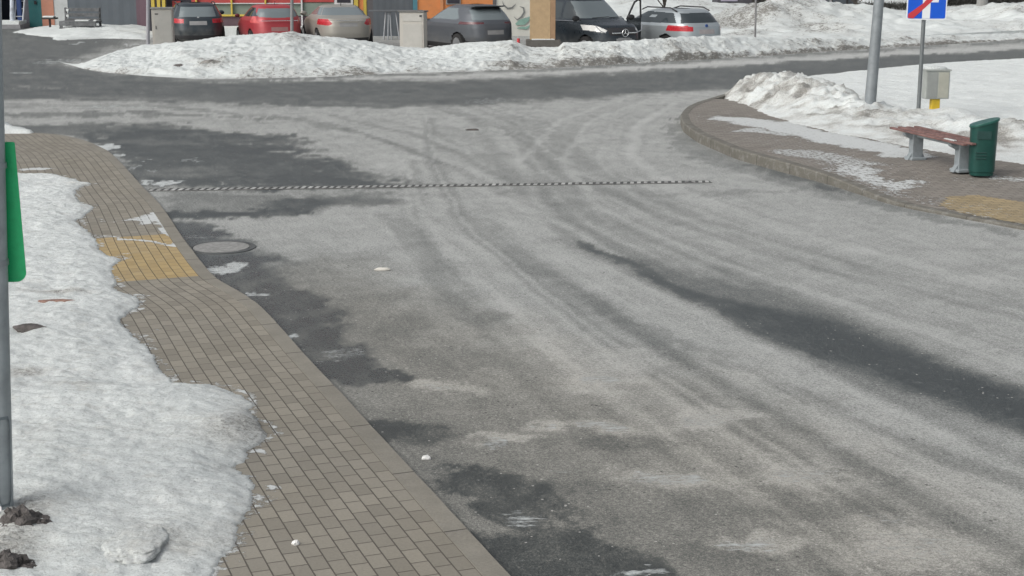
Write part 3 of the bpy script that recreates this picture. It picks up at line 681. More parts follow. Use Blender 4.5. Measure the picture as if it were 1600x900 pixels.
pile(10, 893, .16, .12, 160, .045, 'brown crumbly slush heap in the bottom left corner below the pole', .06, 6, MUD)
lump(205, 850, .155, (1.0, 1.7, .26), 'flat beige gritty slab of frozen snow lying near the pavement edge', .30, .085, 12)
lump(47, 514, .10, (1.25, .9, .45), 'flat dark stone lying alone on the snow beside the pole', 1, .12, 15, 'stone', 'stone', mat=MUD, fine=.3)
lump(88, 471, .09, (2.2, .5, .2), 'thin flat brown piece of debris half sunk in the snow below the green sign', 1, .1, 18, 'debris', 'debris', mat=M('rusty_debris', (.22, .13, .10), .8, .4, 20), fine=.4)
lump(332, 108, .30, (1.4, .8, .75), 'grey crusted block of ice on the front slope of the far snow bank', .9, .10, 22, mat=M('grey_ice', (.26, .25, .23), .8, .5, 6, bump=.04))
lump(280, 108, .14, (1.4, 1, .8), 'small dark clod left of the grey crusted ice block on the far bank', 1, .10, 25, mat=MUD)
lump(598, 421, .035, (2.6, 1, .6), 'small pale flat chip lying on the light road in the middle of the junction', 0, .008, 31, 'litter', 'litter', mat=M('pale_litter', (.55, .53, .48), .6))
lump(666, 716, .022, (1.3, 1, .9), 'tiny white pebble of ice on the dark road beside the kerb', 0, .008, 32, 'ice_pebble', 'ice pebble', mat=M('white_ice', (.7, .7, .68), .5))
lump(462, 849, .018, (1, 1, .9), 'tiny white pebble of ice on the pavement blocks', 0, .035, 33, 'ice_pebble', 'ice pebble', mat=M('white_ice', (.7, .7, .68), .5))
lump(738, 203, .05, (2, 1, .5), 'small brown clod lying alone on the light road near the junction', 1, .008, 34, 'clod', 'clod', mat=MUD)

# ------------------------------------------------------------------ flush ironwork
def drain():
    a, b = G(232, 297.5), G(1110, 284.5); d = b - a; L = np.linalg.norm(d); ang = math.atan2(d[1], d[0])
    root = empty('drainage_channel', (a[0], a[1], .004), ang)
    tag(root, 'narrow slotted drainage channel with iron bars running across the whole road', 'drain')
    W = .17
    MB().box((L / 2, 0, .001), (L, W, .004)).build('channel', M('channel_dark', (.06, .062, .06), .8), root)
    e = MB()
    for s in (-1, 1): e.box((L / 2, s * (W / 2 + .012), .003), (L, .012, .006))
    e.build('edge_rail', M('channel_rail', (.17, .17, .165), .7, .3, 8), root)
    g = MB(); n = int(L / .095)
    for i in range(n):
        g.box(((i + .5) * L / n, 0, .004), (.050, W - .012, .006), rz=-.2)
    g.build('grate', M('channel_bars', (.32, .325, .315), .8, .7, 4), root)
drain()
def manhole():
    c = G(346, 387); root = empty('manhole_cover', (c[0], c[1], .004)); tag(root, 'round pale manhole cover in the dark wet asphalt beside the left kerb', 'manhole cover')
    def disc(r0, r1, z, h, name, m):
        b = bmesh.new(); n = 48; vs = []
        for r, zz in ((r0, z + h), (r1, z + h), (r1 + .004, z - .01)):
            vs.append([b.verts.new((r * math.cos(t * 2 * math.pi / n), r * math.sin(t * 2 * math.pi / n), zz)) for t in range(n)])
        for k in range(2):
            for i in range(n): b.faces.new((vs[k][i], vs[k][(i + 1) % n], vs[k + 1][(i + 1) % n], vs[k + 1][i]))
        if r0 < .01: bmesh.ops.remove_doubles(b, verts=b.verts[:], dist=.0005)
        me = bpy.data.meshes.new(name); bmesh.ops.recalc_face_normals(b, faces=b.faces[:]); b.to_mesh(me); b.free(); me.materials.append(m)
        link(bpy.data.objects.new(name, me), root)
    disc(.0001, .30, 0, .006, 'lid', M('manhole_lid', (.25, .25, .24), .7, .3, 16, bump=.004)); disc(.312, .37, 0, .004, 'rim', M('manhole_rim', (.075, .08, .08), .7, .3, 10))
manhole()

# ------------------------------------------------------------------ left pole with the green plate
GALV = M('galvanised_steel', (.33, .37, .39), .5, .22, 9, metal=.35, dirt=.25)
def green_pole():
    Yp = 7.95; base = P(3, 812, Yp); top = P(-21, -200, Yp + .05)
    r = .062
    root = empty('sign_post', (base.x, base.y, .03)); tag(root, 'thick grey metal post cut by the left edge with a green plate on it', 'post')
    o = Vector((base.x, base.y, .03)); ax = (top - base); tz = 4.5
    e = ax * (tz / ax.z)
    MB().cyl((0, 0, -.05), e, r, r * .9, 24).build('pole', GALV, root, smooth=True)
    # access hatch low on the pole, facing camera-right
    ang = math.atan2(-Yp, 2.2)
    hb = bmesh.new(); n = 14; z0, z1 = .10, .62
    def pt(a, z, rr): c = e * (z / tz); return (c.x + rr * math.cos(a), c.y + rr * math.sin(a), z)
    A = [(-.55, z0 + .06), (-.5, z0 + .03), (-.35, z0), (.35, z0), (.5, z0 + .03), (.55, z0 + .06), (.55, z1 - .06), (.5, z1 - .03), (.35, z1), (-.35, z1), (-.5, z1 - .03), (-.55, z1 - .06)]
    ac = -.9
    outer = [hb.verts.new(pt(ac + a, z, r + .006)) for a, z in A]; inner = [hb.verts.new(pt(ac + a * .85, z0 + (z - z0) * .94 + .015, r + .006)) for a, z in A]
    for i in range(12): hb.faces.new((outer[i], outer[(i + 1) % 12], inner[(i + 1) % 12], inner[i]))
    me = bpy.data.meshes.new('hatch_frame'); hb.to_mesh(me); hb.free(); me.materials.append(M('hatch_steel', (.16, .19, .21), .5, .2, 9, metal=.4)); link(bpy.data.objects.new('hatch_frame', me), root)
    # plate
    tr = P(33, 225, Yp); brp = P(35, 445, Yp)
    pl = empty('green_plate', (0, 0, 0)); pl.parent = root; bpy.data.objects.remove(pl)
    h = (tr - brp).length; wdt = .52; rc = .055
    pts = []
    for cx, cz, a0 in ((-rc, rc, -90), (-.012, h - .012, 0), (-wdt + rc, h - rc, 90), (-wdt + rc, rc, 180)):
        rr = .012 if a0 == 0 else rc
        for k in range(7):
            a = R(a0 + 15 * k); pts.append((cx + rr * math.cos(a), cz + rr * math.sin(a)))
    GRN = M('green_plate_paint', (.015, .42, .155), .45, .1, 20)
    pm = MB().prism(pts, 0, .006).build('plate', GRN, root)
    loc = Vector((brp.x, Yp + .075, brp.z)) - o; pm.location = loc; pm.rotation_euler = (0, -.015, 0)
    dm = MB().prism([(-.12, h * .46), (-.085, h * .50), (-.12, h * .54), (-.155, h * .50)], -.004, 0).build('arrow_mark', M('white_mark', (.8, .8, .8), .5), root)
    dm.location = loc + Vector((.0, -.002, 0)); 
    for zz in (loc.z + .12, loc.z + h - .12):
        c = e * (zz / tz); cl = MB(); cl.cyl((c.x, c.y, zz - .015), (c.x, c.y, zz + .015), r + .006, n=24)
        cl.build('clamp_band', M('clamp_steel', (.30, .33, .35), .4, .1, 9, metal=.6), root, smooth=True)
    MB().box((0.0, -.035, .09), (.05, .06, .03)).build('bracket', M('white_mark', (.8, .8, .8), .5), root)
green_pole()

# ------------------------------------------------------------------ right hand furniture
def bench():
    zf = float(rh(G(1440, 250)[1]))
    a = G(1430, 249, zf); b = G(1502, 268, zf); d = b - a; L = np.linalg.norm(d); ang = math.atan2(d[1], d[0]); c = (a + b) / 2
    root = empty('park_bench', (c[0], c[1], zf), ang); tag(root, 'backless bench with reddish brown wooden slats on two pale grey concrete legs', 'bench')
    CON = M('bench_concrete', (.24, .27, .285), .8, .15, 12, bump=.003); WOOD = M('bench_wood', (.17, .095, .085), .65, .45, 5, bump=.003)
    for s in (-1, 1):
        m = MB(); prof = [(-.15, 0), (.15, 0), (.13, .03), (.085, .10), (.08, .30), (.20, .36), (.21, .39), (-.21, .39), (-.20, .36), (-.08, .30), (-.085, .10), (-.13, .03)]
        m.prism(prof, -.045, .045)
        o = m.build('leg', CON, root); o.rotation_euler.z = math.pi / 2; o.location = (s * L / 2, 0, 0)
    # broad trapezoid side view: splay foot along the bench as well
    for s in (-1, 1):
        MB().box((s * L / 2, 0, .20), (.13, .17, .40), bev=.012).box((s * L / 2, 0, .02), (.24, .24, .045), bev=.012).build('leg_column', CON, root)
    MB().box((0, 0, .365), (L - .1, .06, .06)).build('rail', CON, root)
    for k in range(4):
        MB().box((0, -.20 + .133 * k, .425 + .004 * (k % 2)), (L + .78, .068, .028), bev=.006).build('slat', WOOD, root)
    MB().box((L / 2 - .02, -.19, .447), (.26, .05, .012), bev=.004).build('snow_cap', SNOW, root)
bench()
def bin_():
    zf = float(rh(G(1537, 277)[1])); c = G(1537, 275, zf); root = empty('litter_bin', (c[0], c[1] + .12, zf), R(-6)); tag(root, 'dark green metal litter bin with sloping lid beside the bench', 'litter bin')
    GR = M('bin_green', (.011, .066, .055), .4, .15, 7, metal=.2); DK = M('bin_dark', (.012, .05, .045), .6)
    n = 40
    def outline(t, s=1.0):                       # D plan: flat back (right), curved front
        a = 2 * math.pi * t / n; x = .175 * s * np.sign(math.cos(a)) * abs(math.cos(a)) ** .75; y = .15 * s * np.sign(math.sin(a)) * abs(math.sin(a)) ** .75; return x, y
    b = bmesh.new(); rings = []
    for z, s in ((.0, .88), (.05, .90), (.055, .97), (.10, .97), (.40, 1.0), (.70, 1.03)):
        rings.append([b.verts.new((*outline(t, s), z + (outline(t, s)[0] * .28 if z == .70 else 0))) for t in range(n)])
    for r0, r1 in zip(rings[:-1], rings[1:]):
        for i in range(n): b.faces.new((r0[i], r0[(i + 1) % n], r1[(i + 1) % n], r1[i]))
    b.faces.new(rings[0][::-1])
    me = bpy.data.meshes.new('body'); b.to_mesh(me); b.free(); me.materials.append(GR); o = link(bpy.data.objects.new('body', me), root)
    me.polygons.foreach_set('use_smooth', [True] * len(me.polygons)); me.set_sharp_from_angle(angle=R(35))
    b = bmesh.new(); rings = []
    for dz, s in ((0, 1.05), (.0, 1.11), (.025, 1.11), (.032, 1.08), (.035, .5), (.036, .01)):
        rings.append([b.verts.new((outline(t, s)[0], outline(t, s)[1], .70 + outline(t, s)[0] * .28 + dz)) for t in range(n)])
    for r0, r1 in zip(rings[:-1], rings[1:]):
        for i in range(n): b.faces.new((r0[i], r0[(i + 1) % n], r1[(i + 1) % n], r1[i]))
    me = bpy.data.meshes.new('lid'); b.to_mesh(me); b.free(); me.materials.append(M('bin_lid', (.022, .105, .085), .4, .15, 7, metal=.2)); link(bpy.data.objects.new('lid', me), root)
    MB().box((-.02, -.154, .555), (.19, .012, .11), bev=.004).build('opening', DK, root)
    s = MB()
    for z in (.24, .28, .32): s.box((-.05, -.152, z), (.15, .010, .014), bev=.003)
    s.build('vent_slot', DK, root)
bin_()
def pole_between(name, base, top, h, r0, r1, mat, parent_tag, extra=None, n=20):
    root = empty(name, base); tag(root, *parent_tag)
    ax = (Vector(top) - Vector(base)); e = ax * (h / ax.z)
    MB().cyl((0, 0, -.1), e, r0, r1, n).build('pole', mat, root, smooth=True); return root, e
def lamp():
    b = G(1357, 186, .15); Y = b[1]
    root, e = pole_between('street_lamp', (b[0], b[1], .1), P(1374, -10, Y), 7.0, .108, .05, M('lamp_galvanised', (.24, .265, .28), .5, .18, 7, metal=.3, dirt=.15), ('tall grey tapered lamp post rising from the snow behind the bench', 'street lamp'))
    MB().cyl(e, e + Vector((-.9, -.6, .18)), .035, .03, 10).build('arm', GALV, root, smooth=True)
    MB().box(e + Vector((-1.2, -.8, .2)), (.62, .24, .10), rz=.588, bev=.03).build('lamp_head', M('lamp_head_grey', (.3, .3, .3), .4), root)
lamp()
def road_sign():
    b = G(1434, 188, .15); Y = b[1]
    root, e = pole_between('road_sign', (b[0], b[1], .1), P(1446, -15, Y), 2.95, .036, .036, M('sign_pole', (.16, .175, .18), .5, .15, 9, metal=.3), ('blue square road sign with a red diagonal bar on a thin grey pole', 'road sign'))
    c = P(1447, 31, Y - .06) - Vector((b[0], b[1], .1)); S = .70; half = S / 2
    def rr(x0, z0, x1, z1, r):
        pts = []
        for cx, cz, a0 in ((x1 - r, z0 + r, -90), (x1 - r, z1 - r, 0), (x0 + r, z1 - r, 90), (x0 + r, z0 + r, 180)):
            for k in range(5):
                a = R(a0 + 22.5 * k); pts.append((cx + r * math.cos(a), cz + r * math.sin(a)))
        return pts
    W_ = M('sign_white', (.72, .74, .76), .4, .04); B_ = M('sign_blue', (.006, .09, .56), .35, .05); R_ = M('sign_red', (.50, .04, .05), .4, .06)
    def add(name, pts, y0, y1, m):
        o = MB().prism(pts, y0, y1).build(name, m, root); o.location = c; o.rotation_euler = (0, .0, R(-4)); return o
    add('border', rr(-half, 0, half, S, .04), 0, .004, W_)
    add('face', rr(-half + .022, .022, half - .022, S - .022, .03), -.003, -.0005, B_)
    add('stem', [(-.075, .024), (.062, .024), (.062, .50), (-.075, .50)], -.0055, -.0035, W_)
    add('side_bar', [(.062, .305), (.20, .305), (.20, .40), (.062, .40)], -.0055, -.0035, W_)
    add('diagonal_bar', [(-half + .03, .035), (-half + .12, .024), (.06, .30), (.26, .53), (.17, .56), (-.075, .28), (-half + .03, .10)], -.008, -.006, R_)
    for dz in (.15, .5): MB().box((c.x, c.y + .03, c.z + dz), (.12, .05, .03)).build('clamp', GALV, root)
road_sign()
def gas_box():
    b = G(1459, 184, .15); Y = b[1]
    root = empty('meter_box', (b[0], b[1], .1), R(3)); tag(root, 'small grey utility box on a yellow post in the snow behind the bench', 'utility box')
    o = Vector((b[0], b[1], .1)); z0 = P(1460, 154, Y).z - .1; z1 = P(1460, 110, Y).z - .1
    MB().box((0, 0, z0 / 2), (.15, .15, z0), bev=.01).build('post', M('yellow_post', (.62, .43, .03), .5, .15, 8), root)
    MB().box((0, 0, (z0 + z1) / 2), (.44, .22, z1 - z0), bev=.012).build('housing', M('box_frame', (.36, .38, .36), .55, .1, 6), root)
    for s, col in ((-1, (.33, .345, .33)), (1, (.43, .43, .37))):
        m = MB().box((s * .105, -.112, (z0 + z1) / 2), (.19, .01, z1 - z0 - .05), bev=.003)
        for k in range(6): m.box((s * .105 + (k - 2.5) * .03, -.118, (z0 + z1) / 2), (.008, .006, z1 - z0 - .09))
        m.build('door_panel', M('box_panel_%s' % ('dark' if s < 0 else 'light'), col, .55, .1, 6), root)
    MB().box((0, 0, z1 + .01), (.48, .26, .025), bev=.008).build('cap', M('box_frame', (.36, .38, .36), .55), root)
    MB().ico((0, .02, z1 + .03), .2, 3, (1.0, .55, .28)).build('snow_cap', SNOW, root, smooth=True)
gas_box()

# ------------------------------------------------------------------ kerbside cabinets and totem behind the bank
def cabinet(px0, px1, ytop, Y, label, side, mat, lid, split):
    a = P(px0, ytop, Y); b = P(px1, ytop, Y); wd = b.x - a.x; h = a.z
    root = empty('utility_cabinet', ((a.x + b.x) / 2, Y + .18, 0), side); tag(root, label, 'utility cabinet')
    w2 = wd * .86
    MB().box((0, 0, h / 2), (w2, .36, h), bev=.01).build('housing', mat, root)
    MB().box((0, 0, h + .02), (w2 + .07, .43, .045), bev=.01).build('roof_cap', lid, root)
    m2 = M('cabinet_door_grey', (.40, .39, .36), .6, .1, 5, bump=.002, dirt=.2)
    if split:
        MB().box((.03, -.184, h - .16), (w2 - .16, .014, .22), bev=.004).build('upper_panel', m2, root)
        MB().box((.03, -.184, (h - .34) / 2 + .03), (w2 - .16, .014, h - .40), bev=.004).build('door', m2, root)
        MB().box((w2 / 2 - .09, -.194, h - .11), (.07, .006, .06)).build('badge', M('dark_badge', (.05, .05, .05), .5), root)
        MB().box((-w2 / 2 - .003, -.02, h - .12), (.006, .09, .10)).build('sticker', M('white_mark', (.8, .8, .8), .5), root)
        MB().box((-w2 / 2 - .003, -.04, .22), (.008, .03, .12)).build('lock', M('dark_badge', (.05, .05, .05), .5), root)
    else:
        MB().box((.02, -.184, h / 2), (w2 - .10, .014, h - .1), bev=.004).build('door', m2, root)
        MB().box((-w2 * .25, -.194, h - .15), (.10, .006, .035)).build('badge', M('dark_badge', (.05, .05, .05), .5), root)
        MB().box((-w2 * .3, -.194, h * .6), (.02, .015, .10)).build('lock', M('dark_badge', (.05, .05, .05), .5), root)
    return root
CAB = M('cabinet_grey', (.43, .41, .37), .6, .12, 4, bump=.002, dirt=.25); LID = M('cabinet_lid', (.12, .12, .115), .6)
cabinet(233, 270, 14, 46.4, 'narrow beige utility cabinet beside a thin pole left of the black estate car', R(4), CAB, M('pale_lid', (.22, .22, .21), .6), False)
cabinet(622, 668, 19, 45.4, 'wide grey utility cabinet with dark lid between the beige and grey cars', R(-14), CAB, LID, True)
def thin(name, px, py, Y, h, r, label, cat, mat, top=None, n=12):
    b = P(px, py, Y); tp = P(*(top or (px, py - 50)), Y)
    root, e = pole_between(name, (b.x, Y, max(b.z, 0)), (tp.x, Y, max(b.z, 0) + abs(tp.z - b.z)), h, r, r, mat, (label, cat), n=n); return root, e
GP_ = M('weathered_post', (.22, .22, .22), .6, .2, 6)
thin('street_pole', 231, 70, 46.0, 6, .055, 'thin pale pole standing against the left side of the narrow beige cabinet', 'pole', M('pale_pole', (.30, .30, .32), .5), (231, 0))
thin('street_pole', 456, 62, 46.2, 6, .05, 'thin grey pole rising in front of the right side of the red car', 'pole', GP_, (456, 0))
thin('marker_post', 1180, 57, 52, 2.6, .035, 'thin grey post standing in snow right of the silver estate car', 'post', GP_, (1181, 0))
thin('utility_pole', 1531, 36, 66, 8, .24, 'thick pale concrete pole far away in the snow at the upper right', 'pole', M('concrete_pole', (.26, .26, .25), .8, .15, 3, bump=.01), (1535, 0))
thin('marker_post', 1298, 22, 78, 3, .06, 'grey post in front of the long dark container far away', 'post', GP_, (1298, 0))
def totem():
    Y = 45.2; a = P(828, 62, Y); b = P(868, 62, Y); z0 = a.z; root = empty('totem_sign', ((a.x + b.x) / 2, Y + .2, 0)); tag(root, 'tall brown stone clad totem between the grey car and the black van', 'totem')
    wd = b.x - a.x
    T1 = M('totem_tan', (.40, .285, .165), .75, .09, 9, bump=.004); T2 = M('totem_edge', (.30, .19, .11), .7, .12, 6)
    MB().box((-wd * .10, 0, z0 + 1.9), (wd * .80, .30, 3.8), bev=.008).build('panel', T1, root)
    MB().box((wd * .40, 0.02, z0 + 1.9), (wd * .20 - .006, .34, 3.84), bev=.008).build('side_fin', T2, root)
    MB().box((wd * .02, 0, z0 / 2 - .004), (P(874, 62, Y).x - P(820, 62, Y).x, .55, z0 - .008), bev=.015).build('plinth', M('totem_plinth', (.10, .095, .085), .8, .15, 8, bump=.006), root)
    MB().box((wd * .02, -.1, z0 + .008), (wd * .9, .3, .03), bev=.01).build('snow_cap', SNOW, root)
totem()
def bollard():
    Y = 45.6; a = P(810, 72, Y); root = empty('bollard', (a.x, Y, 0)); tag(root, 'small red and white marker post beside the brown totem', 'bollard')
    h = P(810, 60, Y).z
    MB().cyl((0, 0, 0), (0, 0, h), .045, n=14).build('post', M('bollard_red', (.5, .04, .05), .5), root, smooth=True)
    MB().cyl((0, 0, h * .35), (0, 0, h * .5), .047, n=14).build('white_band', M('white_mark', (.8, .8, .8), .5), root, smooth=True)
bollard()

# ------------------------------------------------------------------ cars
GLASS = N('car_glass').out((.035, .045, .05), .08, spec=.6); GLASS2 = N('car_glass_light').out((.16, .19, .20), .10, spec=.6)
RUB = M('tyre_rubber', (.02, .02, .02), .85); RIM = M('alloy_rim', (.35, .36, .37), .35, .1, metal=.6)
PLA = M('black_plastic', (.025, .025, .027), .6); CHR = M('chrome_trim', (.65, .66, .67), .2, .05, metal=.9)
PLATE = M('number_plate_grey', (.27, .27, .27), .5, .1)
def paint(name, col, metal=.4, rough=.32): 
    n = N(name); c = n.coord(); d = n.noise(c, 5, 5, .7)
    sep = n.n('SeparateXYZ'); n.t.links.new(c, sep.inputs[0])
    lowd = n.rangec(sep.outputs[2], .75, .25); k = n.math('MULTIPLY', n.math('ADD', n.math('MULTIPLY', lowd, .5), .06), n.rangec(d, .25, .65))
    cc = n.mix(k, col, (.25, .24, .22)); rr = n.rangec(k, 0, .5, rough, .7)
    return n.out(cc, rr, metal=metal)
def inpoly(px, pz, poly): return inside(px, pz, np.array(poly, float))
def car(name, label, cat, levels, paintm, wheels, regions, loc, heading, nexp=(5.0, 5.0), wheel_r=.33, halfw=.9, glass=GLASS):
    """levels: (z, x_front, x_rear, half width); regions: list of (part, side, polygon, material)"""
    root = empty(name, (loc[0], loc[1], 0), heading); tag(root, label, cat)
    lv = np.array(levels, float); n0 = len(lv)
    seglen = np.concatenate([[0], np.cumsum(np.sqrt((np.diff(lv[:, 0]) * 1.4) ** 2 + np.maximum(abs(np.diff(lv[:, 1])), abs(np.diff(lv[:, 2]))) ** 2 + np.diff(lv[:, 3]) ** 2))])
    T = np.linspace(0, seglen[-1], 130)
    L = np.stack([np.interp(T, seglen, lv[:, k]) for k in range(4)], 1)
    for _ in range(4): L[1:-1] = (L[:-2] + 2 * L[1:-1] + L[2:]) / 4
    nphi = 180; ph = np.arange(nphi) * 2 * math.pi / nphi
    V = np.zeros((len(L), nphi, 3))
    c, s = np.cos(ph), np.sin(ph)
    for i, (z, xf, xr, hw) in enumerate(L):
        xc = (xf + xr) / 2; a = (xf - xr) / 2
        sx = np.sign(c) * abs(c) ** (2 / nexp[0]); sy = np.sign(s) * abs(s) ** (2 / nexp[1])
        bulge = 1 - .10 * np.abs(sx) ** 3
        V[i, :, 0] = xc + a * sx * (1 - .035 * np.abs(sy) ** 2); V[i, :, 1] = hw * sy * bulge; V[i, :, 2] = z
        k = np.clip((z - .95) / .4, 0, 1); V[i, :, 2] += .035 * k * (1 - sy ** 2) * (1 - np.abs(sx) ** 4)
    nl = len(L); idx = np.arange(nl * nphi).reshape(nl, nphi)
    nx = np.roll(idx, -1, 1)
    f = np.stack([idx[:-1], nx[:-1], nx[1:], idx[1:]], -1).reshape(-1, 4)
    v = V.reshape(-1, 3); fc = v[f].mean(1)
    e1 = v[f[:, 1]] - v[f[:, 0]]; e2 = v[f[:, 3]] - v[f[:, 0]]; nn = np.cross(e1, e2); nn /= np.linalg.norm(nn, axis=1)[:, None] + 1e-9
    lab = np.zeros(len(f), int)
    xmid = (lv[:, 1].max() + lv[:, 2].min()) / 2
    for k, (part, side, poly, mt) in enumerate(regions):
        if side == 'left': ok = (fc[:, 1] > .3 * halfw) & (abs(nn[:, 1]) > .45); m = ok & inpoly(fc[:, 0], fc[:, 2], poly)
        elif side == 'right': ok = (fc[:, 1] < -.3 * halfw) & (abs(nn[:, 1]) > .45); m = ok & inpoly(fc[:, 0], fc[:, 2], poly)
        elif side == 'rear': ok = (fc[:, 0] < xmid) & (nn[:, 0] < -.12); m = ok & inpoly(fc[:, 1], fc[:, 2], poly)
        elif side == 'front': ok = (fc[:, 0] > xmid) & (nn[:, 0] > .12); m = ok & inpoly(fc[:, 1], fc[:, 2], poly)
        lab[m & (lab == 0)] = k + 1
    wx = wheels
    arch = np.zeros(len(f), bool)
    for x0 in wx:
        arch |= (np.hypot(fc[:, 0] - x0, fc[:, 2] - wheel_r) < wheel_r + .055) & (abs(fc[:, 1]) > .55 * halfw) & (abs(nn[:, 1]) > .3)
    def part(nm, msk, mt, parent):
        ff = f[msk]
        if not len(ff): return None
        vv, f2 = compact(v, ff); o = mesh_obj(nm, vv, f2, mt, parent, smooth=True); return o
    body = part('body', (lab == 0) & ~arch, paintm, root)
    for k, (nm, side, poly, mt) in enumerate(regions):
        part(nm, lab == k + 1, mt, root)
    # dark inner tub under the shell
    MB().box(((wx[0] + wx[1]) / 2, 0, .48), (abs(wx[0] - wx[1]) + 1.1, halfw * 1.55, .5)).build('underbody', PLA, root)
    for x0 in wx:
        for s_ in (-1, 1):
            y0 = s_ * (halfw - .12)
            o = MB().cyl((x0, y0 - .10, wheel_r), (x0, y0 + .10, wheel_r), wheel_r, n=28).build('wheel', RUB, root, smooth=True)
            MB().cyl((x0, y0 + s_ * .095, wheel_r), (x0, y0 + s_ * .112, wheel_r), wheel_r * .66, n=24).build('rim', RIM, o, smooth=True)
    return root
def mirror(root, x, y, z, m, s=1.0):
    for sg in (-1, 1):
        MB().ico((x, sg * (y + .10), z), .10, 3, (.55 * s, 1.15 * s, .75 * s)).box((x, sg * (y - .01), z - .05), (.06, .14, .03)).build('wing_mirror', m, root, smooth=True)
def sym(poly): return [(-a, b) for a, b in poly]
def place(px, Y, ang_left, L2, front=False):
    """rear (or front) face centre at pixel column px and depth Y -> centre of the car and heading"""
    h = R(90 + ang_left); X = (px - 800) / F * (Y * cp + (H - .8) * sp)
    d = Vector((math.cos(h), math.sin(h)))
    return ((X + d.x * L2, Y + d.y * L2), h)
RED_L = M('tail_lamp_red', (.42, .02, .03), .25, .25, 14); CLR = M('clear_lamp', (.62, .62, .60), .15); LRED = M('tail_lamp_pale', (.55, .10, .10), .2)
# dark hatchback / estate
loc, h = place(310, 49.6, 15, 2.25)
lv = [(.20, 2.10, -2.12, .72), (.30, 2.22, -2.25, .84), (.55, 2.27, -2.27, .895), (.78, 2.2, -2.22, .905), (.92, 1.7, -2.16, .89), (.99, .95, -2.10, .85), (1.2, .45, -1.92, .73), (1.36, .02, -1.72, .63), (1.41, -.3, -1.60, .52), (1.425, -.6, -1.3, .2)]
rw = [(-.60, 1.00), (.60, 1.00), (.52, 1.31), (-.52, 1.31)]
car1 = car('parked_car', 'black estate car seen from behind with wide red tail lamps, leftmost parked car', 'car', lv, paint('paint_black_blue', (.030, .042, .052), .3, .28), (1.4, -1.35), [
    ('rear_window', 'rear', rw, GLASS2), ('side_window', 'left', [(-1.75, 1.02), (.70, 1.02), (.15, 1.33), (-1.5, 1.32)], GLASS), ('side_window', 'right', [(-1.75, 1.02), (.70, 1.02), (.15, 1.33), (-1.5, 1.32)], GLASS),
    ('tail_light', 'rear', [(.46, .80), (1.0, .80), (1.0, .95), (.46, .93)], RED_L), ('tail_light', 'rear', [(-.46, .80), (-1.0, .80), (-1.0, .95), (-.46, .93)], RED_L),
    ('number_plate', 'rear', [(-.26, .74), (.26, .74), (.26, .86), (-.26, .86)], PLATE), ('windscreen', 'front', [(-.68, 1.0), (.68, 1.0), (.55, 1.33), (-.55, 1.33)], GLASS),
    ('bumper_trim', 'rear', [(-.75, .30), (.75, .30), (.75, .40), (-.75, .40)], PLA)], loc, h, halfw=.9)
mirror(car1, .78, .86, 1.02, paint('paint_black_blue_mirror', (.03, .04, .05)))
MB().box((-2.02, .04, 1.03), (.03, .34, .02), rx=.08).build('wiper', PLA, car1)
MB().tube([(-1.5, .60, 1.37), (-1.2, .62, 1.43), (-.1, .62, 1.42), (.1, .60, 1.37)], .016).build('roof_rail', PLA, car1); MB().tube([(-1.5, -.60, 1.37), (-1.2, -.62, 1.43), (-.1, -.62, 1.42), (.1, -.60, 1.37)], .016).build('roof_rail', PLA, car1)
MB().box((-2.27, 0, .99), (.012, .07, .035)).build('emblem', CHR, car1)
# red hatchback
loc, h = place(437, 48.8, 19, 2.0)
lv = [(.20, 1.85, -1.9, .70), (.32, 1.96, -2.0, .82), (.58, 2.0, -2.03, .86), (.80, 1.95, -1.98, .865), (.95, 1.5, -1.93, .85), (1.03, .95, -1.88, .81), (1.25, .45, -1.72, .70), (1.40, .05, -1.55, .60), (1.45, -.3, -1.42, .5), (1.47, -.6, -1.1, .2)]
car2 = car('parked_car', 'red hatchback seen from behind, partly covered by a thin grey pole', 'car', lv, paint('paint_red', (.36, .035, .045), .15, .3), (1.25, -1.2), [
    ('rear_window', 'rear', [(-.60, 1.10), (-.66, 1.17), (-.56, 1.36), (.56, 1.36), (.66, 1.17), (.60, 1.10), (0, 1.06)], GLASS2), ('side_window', 'left', [(-1.62, 1.12), (.66, 1.04), (.12, 1.38), (-1.2, 1.37)], GLASS), ('side_window', 'right', [(-1.62, 1.12), (.66, 1.04), (.12, 1.38), (-1.2, 1.37)], GLASS),
    ('tail_light', 'rear', [(.60, .90), (.9, .90), (.82, 1.22), (.70, 1.22), (.68, 1.0)], LRED), ('tail_light', 'rear', [(-.60, .90), (-.9, .90), (-.82, 1.22), (-.70, 1.22), (-.68, 1.0)], LRED),
    ('number_plate', 'rear', [(-.26, .66), (.26, .66), (.26, .78), (-.26, .78)], M('plate_pink_grey', (.30, .16, .15), .5)), ('windscreen', 'front', [(-.66, 1.05), (.66, 1.05), (.52, 1.38), (-.52, 1.38)], GLASS),
    ('bumper_trim', 'rear', [(-.7, .28), (.7, .28), (.7, .40), (-.7, .40)], PLA)], loc, h, halfw=.86)
car2.location.z = -.07
mirror(car2, .72, .82, 1.06, paint('paint_red_mirror', (.16, .03, .04)), .75)
MB().box((-1.98, 0, .985), (.02, 1.2, .02)).build('chrome_strip', CHR, car2); MB().cyl((-1.1, 0, 1.46), (-1.3, 0, 1.58), .008).build('antenna', PLA, car2)
